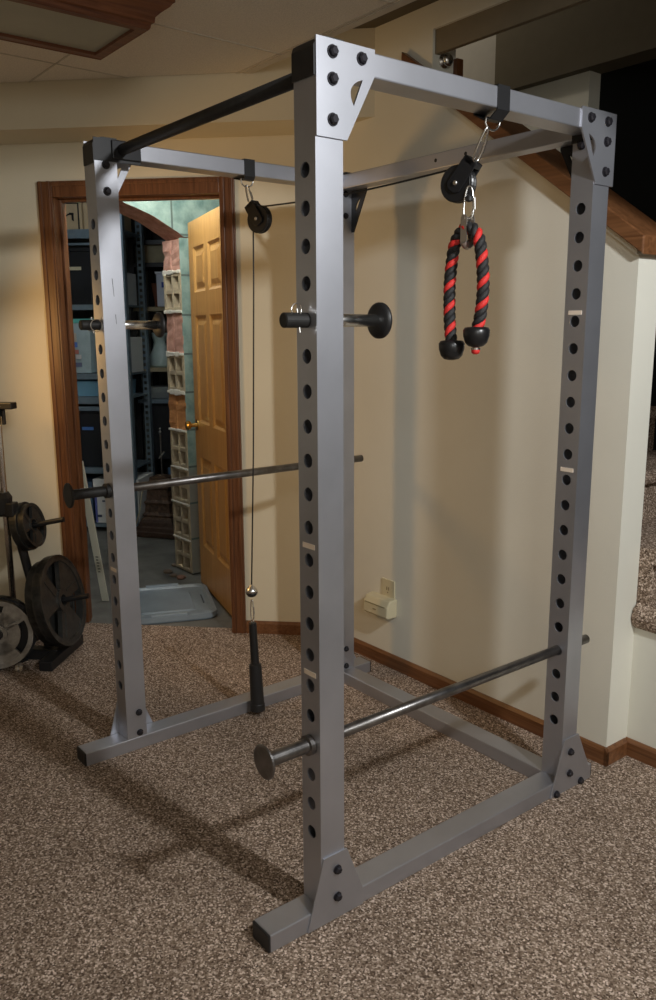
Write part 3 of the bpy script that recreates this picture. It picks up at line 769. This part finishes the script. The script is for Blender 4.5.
# ================================================================== CEILING LIGHT (unlit)
fx = thing('ceiling_light', 'wood framed fluorescent ceiling light with a dull frosted panel', 'ceiling light', (-1.3, -.4, 2.44))
X0, X1, Y1_ = -1.484, -1.118, .212; Y0_ = -1.05
def frame_ring(bm, prof):
    """prof: (outward offset, z) closed profile swept round the rectangle"""
    cs = [(X0, Y0_, -1, -1), (X1, Y0_, 1, -1), (X1, Y1_, 1, 1), (X0, Y1_, -1, 1)]
    rr = [[V((x + sx * o, y + sy * o, z)) for o, z in prof] for x, y, sx, sy in cs]
    rings(bm, rr, len(prof), True, False)
bm = B(); frame_ring(bm, [(-.032, 2.352), (-.004, 2.352), (0, 2.350), (.004, 2.356), (.006, 2.366), (.014, 2.370), (.016, 2.385), (.030, 2.398), (.050, 2.412), (.056, 2.420), (.062, 2.424), (.062, 2.4395), (-.032, 2.4395)])
link('wood_frame', bm, OAKD, fx)
bm = B(); box(bm, (X0 + .030, Y0_ + .03, 2.362), (X1 - .030, Y1_ - .030, 2.368)); link('diffuser', bm, mat('frosted_diffuser', (.42, .42, .34), .5, noise=.06, nscale=6, bump=.1, bscale=300), fx)

# ================================================================== WEIGHT TREE AND PLATES
tree = thing('plate_tree', 'black weight plate tree with angled pegs left of the doorway', 'weight rack', tuple(SD(-.86, -.38)))
def frm(s, d, z, ax):     # matrix with local z along ax
    ax = V(ax).normalized(); u, w = ortho(ax)
    c = SD(s, d, z)
    return Matrix(((u.x, w.x, ax.x, c.x), (u.y, w.y, ax.y, c.y), (u.z, w.z, ax.z, c.z), (0, 0, 0, 1)))
AXP = (TD * math.cos(.20) + V((0, 0, 1)) * math.sin(.20)).normalized()
def along(s, d, z, l): p = SD(s, d, z) + AXP * l; return p
bm = B()
tube(bm, [SD(-.78, -.38, .02), SD(-.86, -.38, .42), SD(-.905, -.38, .66)], .020, 10)
link('upright_post', bm, BLACKM, tree)
bm = B(); box(bm, (-.98, -.62, 0), (-.92, -.18, .05), MSD); box(bm, (-.98, -.44, .0), (-.72, -.39, .05), MSD); box(bm, (-.75, -.56, .0), (-.69, -.22, .045), MSD); link('base_frame', bm, BLACKM, tree, bevel=.004)
P2 = (-.715, -.38, .262); P3 = (-.820, -.38, .605)
for (s, d, z), l0, l1, r in ((P2, -.12, .135, .0125), (P3, -.06, .150, .0115)):
    bm = B(); cyl(bm, along(s, d, z, l0), along(s, d, z, l1), r, 16); link('peg', bm, BLACKM, tree)
def plate(name, label, M, R, th, m, hubr=.045, bore=.0255, style='spoke', group=None, m2=None):
    t = thing('weight_plate', label, 'weight plate', M.translation, group)
    bm = B(); Z = V((0, 0, 1))
    def ringl(r0, r1, z0, z1, seg=40):
        rr = []
        for r, z in ((r0, z0), (r1, z0), (r1 + .0, z1), (r0, z1)):
            rr.append([M @ V((r * math.cos(2 * PI * k / seg), r * math.sin(2 * PI * k / seg), z)) for k in range(seg)])
        rs = [[bm.verts.new(p) for p in r] for r in rr]
        for i in range(4):
            A_, B_ = rs[i], rs[(i + 1) % 4]
            for k in range(seg): bm.faces.new((A_[k], A_[(k + 1) % seg], B_[(k + 1) % seg], B_[k]))
    ringl(R * .86, R, -th / 2, th / 2); ringl(bore, hubr, -th / 2, th / 2)
    ringl(R * .97, R * 1.0, -th / 2 - .003, th / 2 + .003)
    if style == 'solid': ringl(hubr * .95, R * .88, -th * .25, th * .25)
    if style == 'grip': ringl(hubr * .95, R * .64, -th * .3, th * .3)
    if style == 'solid': pass
    else:
        for k in range(3):
            ac = 2 * PI * k / 3 + PI / 2 + (.35 if style == 'grip' else .1); hw = .42 if style == 'grip' else .62
            n = 8; pts = []
            for i in range(n + 1):
                q = ac - hw + 2 * hw * i / n; pts.append((R * .87 * math.cos(q), R * .87 * math.sin(q)))
            for i in range(n + 1):
                q = ac + hw * 1.3 - 2 * hw * 1.3 * i / n; rr_ = hubr * .97; pts.append((rr_ * math.cos(q), rr_ * math.sin(q)))
            prism(bm, [V((x, y, -th * .3)) for x, y in pts], (0, 0, th * .6), M)
            # raised rib
            prism(bm, [V((r * math.cos(q), r * math.sin(q), th * .3)) for r, q in ((hubr * 1.2, ac - .25), (R * .8, ac - .42), (R * .8, ac - .36), (hubr * 1.3, ac - .1))], (0, 0, .004), M)
    link('iron_disc', bm, m, t, mats=[m])
    return t
plate('p', 'large grey iron plate with three openings hanging on the lower right peg', frm(*P2, AXP), .205, .035, PLATEG, hubr=.05)
plate('p', 'thin grey iron plate behind the large one on the lower right peg', frm(P2[0] - .045, P2[1], P2[2] - .009, AXP), .190, .028, PLATEG, hubr=.05, style='solid')
plate('p', 'small dark iron plate in front on the upper right peg', frm(*P3, AXP), .098, .022, PLATEG, hubr=.032, style='spoke')
plate('p', 'small dark iron plate behind the front one on the upper right peg', frm(P3[0] - .03, P3[1], P3[2] - .006, AXP), .108, .026, PLATEG, hubr=.032, style='solid')
AX1 = (-ND * .93 + TD * .30 + V((0, 0, .06))).normalized()
plate('p', 'light grey three grip iron plate facing the room at the left edge', frm(-.925, -.56, .163, AX1), .150, .03, PLATES, hubr=.042, style='grip')
plate('p', 'black rimmed iron plate directly behind the light grey grip plate', Matrix.Translation(-AX1 * .034) @ frm(-.925, -.56, .163, AX1), .160, .03, BLACKM, hubr=.042, style='solid')
bm = B(); cyl(bm, SD(-.925, -.56, .163) - AX1 * .20, SD(-.925, -.56, .163) + AX1 * .03, .0245, 18); link('peg', bm, BLACKM, tree)
bm = B(); cyl(bm, SD(-.925, -.56, .163) - AX1 * .20, SD(-.925, -.4, .02), .015, 10); link('peg_strut', bm, BLACKM, tree)
ps = thing('barbell_stand', 'chrome upright pole with black bracket and clamp at the left edge', 'stand', tuple(SD(-.905, -.44)))
bm = B(); cyl(bm, SD(-.905, -.44, 0), SD(-.905, -.44, 2.05), .0135, 20); o = link('chrome_pole', bm, CHROME, ps); smooth_quads(o)
bm = B(); box(bm, (-1.03, -.475, 1.122), (-.822, -.425, 1.150), MSD); box(bm, (-.925, -.475, 1.09), (-.885, -.42, 1.122), MSD); box(bm, (-.885, -.45, 1.055), (-.870, -.435, 1.122), MSD); link('bracket', bm, BLACKM, ps, bevel=.004)
bm = B(); lathe(bm, SD(-.925, -.44, .66), (0, 0, 1), [(0, .03), (.01, .045), (.08, .05), (.105, .035)], 18); box(bm, (-.90, -.47, .66), (-.855, -.42, .72), MSD); link('clamp', bm, BLACK, ps, bevel=.004)
bm = B(); lathe(bm, SD(-.905, -.44, 0), (0, 0, 1), [(0, .05), (.008, .05), (.012, .03), (.05, .02)], 24); link('pole_foot', bm, BLACKM, ps)
# hex collar on the carpet
cl = thing('metal_collar', 'small shiny metal collar lying on the carpet below the grip plate', 'collar', (-2.03, -.06, .0))
bm = B(); lathe(bm, (-2.045, -.075, .018), (.7, .7, 0), [(0, .011), (.0, .018), (.012, .018), (.012, .013), (.022, .013), (.022, .018), (.034, .018), (.034, .011)], 16); link('collar_body', bm, CHROME, cl)
bm = B(); cyl(bm, (-2.033, -.063, .03), (-2.033, -.063, .045), .004, 10); link('thumb_screw', bm, CHROME, cl)

# ================================================================== STORAGE ROOM CONTENTS
def mbox(s0, s1, d0, d1, z0, z1): bm = B(); box(bm, (s0, d0, z0), (s1, d1, z1), MSD); return bm
un = thing('metal_shelving', 'blue grey perforated steel shelving unit inside the storage doorway', 'shelving', tuple(SD(-1.7, 2.15)))
def post(s, d, par):
    bm = B()
    w = .045; z0, z1 = 0, 2.42
    # angle post with slots on its front flange
    zs = [z0]; 
    k = 0
    z = .06
    box(bm, (s, d, 0), (s + .008, d + .003, z1), MSD); box(bm, (s + .030, d, 0), (s + w, d + .003, z1), MSD)
    while z < z1:
        box(bm, (s + .008, d, z - .022), (s + .030, d + .003, z), MSD); z += .045
    box(bm, (s + w - .003, d, 0), (s + w, d + .045, z1), MSD)
    return link('post', bm, SHELF, par)
post(-1.235, 1.95, un); post(-1.235, 2.34, un); post(-2.18, 1.95, un); post(-2.18, 2.34, un)
for z0, z1 in ((2.070, 2.130), (2.025, 2.040), (1.590, 1.626), (1.108, 1.148), (.934, .985), (.885, .915), (.430, .470), (.030, .055)):
    bm = mbox(-2.16, -1.20, 1.953, 1.965, z0, z1)
    if z0 not in (2.025, .885): box(bm, (-2.16, 1.965, z1 - .012), (-1.20, 2.38, z1 - .002), MSD)
    link('shelf_beam', bm, SHELF, un)
def crate(name, label, cat, s0, s1, d0, d1, z0, z1, m, lid=None, taper=.0, group=None, lidh=.03):
    t = thing(name, label, cat, tuple(SD((s0 + s1) / 2, (d0 + d1) / 2, z0)), group)
    bm = B(); v = []
    for z, i in ((z0, taper), (z1, 0)):
        v.append([bm.verts.new(SD(s, d, z)) for s, d in ((s0 + i, d0 + i), (s1 - i, d0 + i), (s1 - i, d1 - i), (s0 + i, d1 - i))])
    bm.faces.new(v[0][::-1]); bm.faces.new(v[1])
    for k in range(4): bm.faces.new((v[0][k], v[0][(k + 1) % 4], v[1][(k + 1) % 4], v[1][k]))
    link('box_body', bm, m, t, bevel=.004)
    if lid: bm = mbox(s0 - .008, s1 + .008, d0 - .008, d1 + .008, z1, z1 + lidh); link('box_lid', bm, lid, t, bevel=.004)
    return t
TOTE = mat('black_tote', (.016, .018, .022), .4)
amz = crate('cardboard_box', 'tan cardboard box with black curved arrow logo on the top shelf', 'box', -1.78, -1.495, 2.0, 2.3, 2.130, 2.315, CARD)
bm = B()      # black curved arrow mark and tape seam
def mk(p): return SD(p[0] + .022, 1.9975, p[1] - .002)
arc = [(-1.60 + .042 * math.cos(q), 2.205 + .035 * math.sin(q)) for q in [math.radians(200 - k * 17) for k in range(11)]]
arc = [(-1.665 + .0115 * k, 2.188 + .045 * math.sin(k / 7 * PI * .58)) for k in range(8)]
for i in range(len(arc) - 1):
    (x0, z0), (x1, z1) = arc[i], arc[i + 1]; prism(bm, [mk((x0, z0)), mk((x1, z1)), mk((x1, z1 + .011)), mk((x0, z0 + .011))], -ND * .0012)
prism(bm, [mk((-1.605, 2.248)), mk((-1.572, 2.246)), mk((-1.574, 2.190)), mk((-1.588, 2.200)), mk((-1.588, 2.236)), mk((-1.605, 2.238))], -ND * .0012)
o = link('arrow_mark', bm, BLACK, amz)
bm = B(); box(bm, (-1.522, 1.9965, 2.131), (-1.512, 1.999, 2.31), MSD); box(bm, (-1.64, 1.9965, 2.303), (-1.512, 1.999, 2.31), MSD); link('box_edge_line', bm, BLACK, amz)
crate('cardboard_box', 'plain tan cardboard box right of the arrow box on the top shelf', 'box', -1.49, -1.25, 2.02, 2.3, 2.130, 2.34, CARD)
tt = crate('storage_tote', 'black tote with pale label on the upper shelf by the door casing', 'tote', -1.80, -1.44, 1.99, 2.33, 1.628, 1.985, TOTE, TOTE, .02)
bm = mbox(-1.66, -1.52, 1.994, 1.997, 1.862, 1.885); link('label_strip', bm, mat('label_cream', (.60, .55, .38), .8), tt)
CLEARB = mat('clear_tote', (.36, .46, .50), .25, noise=.1)
tt = crate('storage_tote', 'translucent grey tote with teal lid and colourful contents', 'tote', -1.78, -1.475, 1.98, 2.3, 1.150, 1.500, CLEARB, mat('teal_lid', (.10, .42, .38), .4), .02)
bm = B()
for (s, z, w, hh, c) in ((-1.60, 1.40, .035, .06, (.45, .40, .33)), (-1.60, 1.35, .04, .035, (.08, .17, .5)), (-1.59, 1.30, .035, .03, (.5, .18, .15)), (-1.575, 1.265, .04, .03, (.6, .6, .6)), (-1.58, 1.21, .05, .03, (.13, .15, .25))):
    cc = mat('content_%d' % int(z * 1000), c, .6); 
    b2 = mbox(s - w / 2, s + w / 2, 1.982, 1.988, z - hh / 2, z + hh / 2); o = link('content_patch', b2, cc, tt); o['label'] = 'coloured item seen through the tote wall'
bm.free()
crate('white_box', 'white box at the end of the middle shelf behind the left upright', 'box', -1.46, -1.21, 2.05, 2.3, 1.150, 1.40, mat('white_card', (.62, .65, .66), .7))
crate('white_box', 'white carton beside the perforated post on the upper shelf', 'box', -1.40, -1.235, 2.0, 2.3, 1.628, 1.85, mat('white_card2', (.60, .65, .70), .7))
crate('storage_tote', 'light blue tote on the shelf below the teal lidded tote', 'tote', -1.62, -1.27, 1.985, 2.3, .985, 1.095, mat('blue_tote', (.14, .30, .42), .35), None, .01)
tt = crate('storage_tote', 'black tote with blue label on the lower shelf', 'tote', -1.74, -1.36, 1.985, 2.33, .472, .865, TOTE, TOTE, .02)
bm = mbox(-1.585, -1.50, 1.988, 1.992, .742, .765); link('label_strip', bm, mat('label_blue', (.06, .16, .42), .6), tt)
tt = crate('paper_box', 'white paper carton with dark printing on the bottom shelf', 'box', -1.515, -1.185, 1.975, 2.3, .057, .325, mat('paper_box', (.62, .63, .62), .7), mat('paper_lid', (.66, .67, .66), .7), .0, lidh=.06)
bm = B()
for (s0, s1, z0, z1) in ((-1.50, -1.42, .255, .265), (-1.48, -1.415, .272, .290), (-1.46, -1.415, .215, .228), (-1.505, -1.47, .10, .118), (-1.425, -1.40, .14, .165)):
    box(bm, (s0, 1.9725, z0), (s1, 1.9755, z1), MSD)
link('printing', bm, mat('dark_print', (.05, .07, .12), .7), tt)
bm = mbox(-1.517, -1.50, 1.973, 1.976, .06, .30); link('blue_edge', bm, mat('blue_edge', (.10, .12, .35), .7), tt)
crate('storage_tote', 'dark blue tote left of the white paper carton on the bottom shelf', 'tote', -1.85, -1.54, 1.99, 2.3, .057, .36, mat('navy_tote', (.05, .09, .15), .4), None, .01)
# second shelving, darker, deeper
un2 = thing('metal_shelving', 'dark shelving unit deeper in the storage room behind the block wall opening', 'shelving', tuple(SD(-.9, 2.6)))
for s in (-1.33, -.40):
    for d in (2.42, 2.85): bm = mbox(s, s + .04, d, d + .04, 0, 2.35); link('post', bm, BLACKM, un2)
for z in (2.10, 1.94, 1.62, 1.17, .93):
    bm = mbox(-1.31, -.38, 2.42, 2.85, z - .03, z); link('shelf_board', bm, CARDD if z in (1.17, 1.62) else SHELF if z == .93 else BLACKM, un2)
crate('cardboard_box', 'dull cardboard box high on the deeper shelving', 'box', -1.24, -.80, 2.46, 2.8, 1.942, 2.085, CARDD)
crate('storage_bin', 'red brown bin on the deeper shelving', 'bin', -1.21, -1.02, 2.56, 2.82, 1.622, 1.80, mat('rust_bin', (.20, .07, .04), .6), None, .02)
tt = crate('white_box', 'white box with blue square at the edge of the block wall', 'box', -1.125, -.98, 2.43, 2.54, 1.622, 1.86, mat('white_card3', (.55, .60, .72), .7), mat('white_card4', (.7, .74, .82), .6), lidh=.015)
bm = mbox(-1.085, -1.05, 2.426, 2.43, 1.76, 1.80); link('blue_square', bm, mat('label_blue2', (.02, .06, .35), .6), tt)
# plastic bag: crumpled sack
bg = thing('plastic_bag', 'pale crumpled plastic bag on the deeper shelf', 'bag', tuple(SD(-1.14, 2.5, 1.17)))
bm = B(); rr = []
for z, r in ((0, .08), (.02, .095), (.08, .09), (.14, .062), (.19, .045), (.23, .06), (.26, .075)):
    rr.append([SD(-1.145, 2.52, 1.17 + z) + TD * (r * random.uniform(.85, 1.15) * math.cos(2 * PI * k / 14)) + ND * (r * .7 * random.uniform(.85, 1.1) * math.sin(2 * PI * k / 14)) for k in range(14)])
rings(bm, rr, 14); link('bag_body', bm, mat('pale_bag', (.36, .46, .46), .4, noise=.1), bg, smooth=True)
crate('storage_tote', 'grey lidded tote on the low deeper shelf', 'tote', -1.25, -.85, 2.46, 2.8, .932, 1.02, mat('grey_tote', (.16, .18, .19), .45), None, .01)
crate('storage_tote', 'large black tote standing under the deeper shelving', 'tote', -1.23, -.80, 2.45, 2.8, .46, .88, TOTE, TOTE, .02)
crate('storage_tote', 'blue lidded box on the floor behind the ornate pedestal', 'tote', -1.06, -.72, 2.30, 2.6, .0, .42, mat('blue_box', (.08, .16, .28), .4), None, .01)
# ornate carved pedestal with a tap-like chrome glint
pd = thing('ornate_pedestal', 'ornate dark carved pedestal standing on the concrete floor', 'pedestal', tuple(SD(-.99, 1.95)))
bm = B()
Mp = Matrix.Translation(SD(-.99, 1.95)) @ Matrix.Rotation(math.radians(35), 4, 'Z')
def sq(z, r): return [Mp @ V((r * x, r * y, z)) for x, y in ((-1, -1), (1, -1), (1, 1), (-1, 1))]
rings(bm, [sq(z, r) for z, r in ((0, .165), (.035, .165), (.04, .155), (.065, .15), (.075, .138), (.10, .13), (.12, .118))], 4)
link('plinth', bm, mat('carved_wood', (.05, .028, .018), .5, noise=.3, nscale=30, bump=.5, bscale=40), pd, bevel=.004)
bm = B(); rings(bm, [sq(z, r) for z, r in ((.12, .118), (.135, .105), (.15, .112), (.17, .098), (.22, .094), (.24, .102), (.26, .088), (.33, .080), (.345, .092), (.365, .092), (.375, .074), (.42, .066), (.43, .02))], 4); link('carved_body', bm, mat('carved_wood2', (.085, .05, .032), .5, noise=.5, nscale=40, bump=1, bscale=50), pd)
bm = B(); cyl(bm, SD(-.99, 1.95, .42), SD(-.99, 1.95, .72), .006, 8); link('stem', bm, GUN, pd)
bm = B(); cyl(bm, SD(-1.00, 1.93, .55), SD(-.96, 1.93, .60), .008, 10); lathe(bm, SD(-.99, 1.95, .72), (0, 0, 1), [(0, .004), (.01, .012), (.02, .012), (.03, .004), (.04, .010), (.05, .003)], 10); link('metal_finial', bm, CHROME, pd)
bm = B(); tube(bm, catmull([SD(-.99, 1.92, .43), SD(-1.10, 1.86, .34), SD(-1.12, 1.80, .18), SD(-1.17, 1.76, .02), SD(-1.20, 1.74, .004)], 6), .004, 6); link('cord', bm, mat('tan_cord', (.35, .30, .2), .7), pd)
# leaning white board in the doorway
bm = B(); p0 = SD(-.80, .42, .012); p1 = SD(-.86, .17, .80)
wd = TD * .030; th = V((.004, -.004, 0)) * 1
bd = thing('white_board_strip', 'narrow white strip leaning in the doorway beside the left casing', 'strip', tuple(p0))
p1 = SD(-.845, .20, .80); p0 = SD(-.835, .40, -.004)
prism(bm, [p0 - TD * .014, p0 + TD * .022, p1 + TD * .022, p1 - TD * .014], ND * .012); link('strip_body', bm, mat('white_strip', (.56, .56, .46), .6), bd)
bm = B()
for k in range(6):
    u = .22 + .022 * k; q = p0.lerp(p1, u) - ND * .0008
    prism(bm, [q - TD * .004, q + TD * (.012 if k % 2 else .008), q + TD * (.012 if k % 2 else .008) + V((0, 0, .010)), q - TD * .004 + V((0, 0, .010))], -ND * .0006)
link('dark_marks', bm, BLACK, bd)
# grey tote lid on the floor
ld = thing('tote_lid', 'flat grey plastic tote lid lying in the doorway', 'lid', tuple(SD(-.47, .36, 0)))
ML = Matrix.Translation(SD(-.475, .355, -.004)) @ Matrix.Rotation(math.radians(45 + 22), 4, 'Z')
def rrect(hx, hy, r, z, n=6):
    out = []
    for cx, cy, a0 in ((hx - r, hy - r, 0), (-hx + r, hy - r, 90), (-hx + r, -hy + r, 180), (hx - r, -hy + r, 270)):
        for x, y in arc2(cx, cy, r, a0, a0 + 90, n): out.append(ML @ V((x, y, z)))
    return out
bm = B(); hx, hy = .245, .27
rr = [rrect(hx, hy, .07, .0), rrect(hx + .004, hy + .004, .07, .008), rrect(hx, hy, .07, .030), rrect(hx - .022, hy - .022, .06, .034), rrect(hx - .035, hy - .035, .05, .022), rrect(hx - .10, hy - .10, .03, .020), rrect(hx - .11, hy - .11, .025, .025)]
rings(bm, rr, len(rr[0])); link('lid_panel', bm, LID, ld, smooth=False)
for sg in (-1, 1):
    for ax_ in (0, 1):
        bm = B()
        if ax_ == 0: box(bm, (-.09, sg * (hy - .014) - .010, .028), (.09, sg * (hy - .014) + .012, .042), ML)
        else: box(bm, (sg * (hx - .050) - .003, -.07, .022), (sg * (hx - .050) + .003, .07, .027), ML)
        link('lid_rib' if ax_ else 'lid_handle', bm, mat('lid_edge', (.26, .32, .37), .35) if ax_ == 0 else mat('lid_dark', (.05, .07, .09), .5), ld, bevel=.002)
# concrete rubble beside the block wall
for k, (s, d, r) in enumerate(((-.66, .97, .028), (-.60, .90, .022), (-.545, .86, .028), (-.66, 1.12, .022))):
    o = thing('rubble_chunk', ['flat broken block chunk left of the block wall foot', 'small broken block chunk in front of the block wall foot', 'pinkish block chunk touching the block wall corner', 'pale rubble lump behind the other chunks'][k], 'rubble', tuple(SD(s, d, -.006)), 'rubble at the foot of the block wall')
    bm = B(); bmesh.ops.create_icosphere(bm, subdivisions=2, radius=r)
    for v in bm.verts: v.co = V((v.co.x * random.uniform(.9, 1.5), v.co.y * random.uniform(.8, 1.2), max(v.co.z * .5, -r * .3) + r * .3)) 
    bm.transform(Matrix.Translation(SD(s, d, -.006))); link('chunk', bm, mat('rubble_brown', (.16, .12, .085), .9, noise=.3) if k != 2 else mat('rubble_pink', (.24, .13, .09), .9, noise=.3), o)
# chrome door knob seen on the upper jamb
kb = thing('chrome_knob', 'shiny chrome round fitting on the white jamb above the sloping cap', 'knob', (XJ, 1.275, 2.40))
bm = B(); lathe(bm, (XJ + .001, 1.275, 2.396), (1, 0, 0), [(0, .024), (.004, .024), (.006, .012), (.010, .012), (.016, .020), (.026, .022), (.034, .016), (.036, .002)], 24); o = link('fitting', bm, CHROME, kb, smooth=True)

# ================================================================== CAMERA
cam = bpy.data.cameras.new('Camera'); co = bpy.data.objects.new('Camera', cam); C.objects.link(co)
fwd = V((-.7706, .6053, -.1995)).normalized()
yaw, pitch, roll = .90483, -.20083, -.0056
cy, sy, cp_, sp_ = math.cos(yaw), math.sin(yaw), math.cos(pitch), math.sin(pitch)
fw = V((-sy * cp_, cy * cp_, sp_)); rt_ = V((cy, sy, 0)); up_ = rt_.cross(fw)
r2 = rt_ * math.cos(roll) + up_ * math.sin(roll); u2 = up_ * math.cos(roll) - rt_ * math.sin(roll)
co.matrix_world = Matrix(((r2.x, u2.x, -fw.x, 1.4232), (r2.y, u2.y, -fw.y, -1.0906), (r2.z, u2.z, -fw.z, 1.4346), (0, 0, 0, 1)))
cam.sensor_fit = 'VERTICAL'; cam.sensor_height = 24; cam.sensor_width = 24 * .656; cam.lens = 829.234 / 1000 * 24
cam.clip_start = .02
bpy.context.scene.camera = co

# ================================================================== LIGHTS
def light(name, kind, loc, power, col, size=.1, rot=None, **kw):
    l = bpy.data.lights.new(name, kind); l.energy = power; l.color = col
    if kind == 'AREA': l.size = size
    else: l.shadow_soft_size = size
    for k, v in kw.items(): setattr(l, k, v)
    o = bpy.data.objects.new(name, l); C.objects.link(o); o.location = loc
    if rot is not None: o.rotation_euler = V(rot).to_track_quat('-Z', 'Y').to_euler()
    return o
light('room_lamp', 'SPOT', (1.75, .34, 2.25), 150, (.97, .99, 1), .06, rot=(-.80, -.02, -.60), spot_size=math.radians(74), spot_blend=.12)
light('warm_lamp', 'SPOT', (-1.95, -.62, 1.45), 25, (1, .57, .19), .15, rot=(.10, .95, -.16), spot_size=math.radians(94), spot_blend=.25)
light('cool_fill', 'POINT', (2.5, -1.2, 2.25), 62, (.95, .99, 1), .35)  # added cool fill that brightens the right wall and floor
light('storage_lamp', 'POINT', (-2.30, .80, 2.30), 19, (.95, .99, 1), .04)
light('storage_lamp_back', 'POINT', tuple(SD(-1.2, 1.3, 2.3)), 4, (.82, .92, 1), .05)
light('stairwell_fill', 'POINT', (-1.9, 1.55, 3.5), 14, (1, .9, .75), .08)  # added dim fill so the stairwell walls don't go black

w = bpy.data.worlds.new('World'); bpy.context.scene.world = w; w.use_nodes = True
w.node_tree.nodes['Background'].inputs['Color'].default_value = (1, .86, .66, 1)
w.node_tree.nodes['Background'].inputs['Strength'].default_value = .34
sc = bpy.context.scene
sc.view_settings.view_transform = 'Standard'; sc.view_settings.look = 'None'; sc.view_settings.gamma = 1; sc.view_settings.use_curve_mapping = False
sc.view_settings.exposure = 0.0
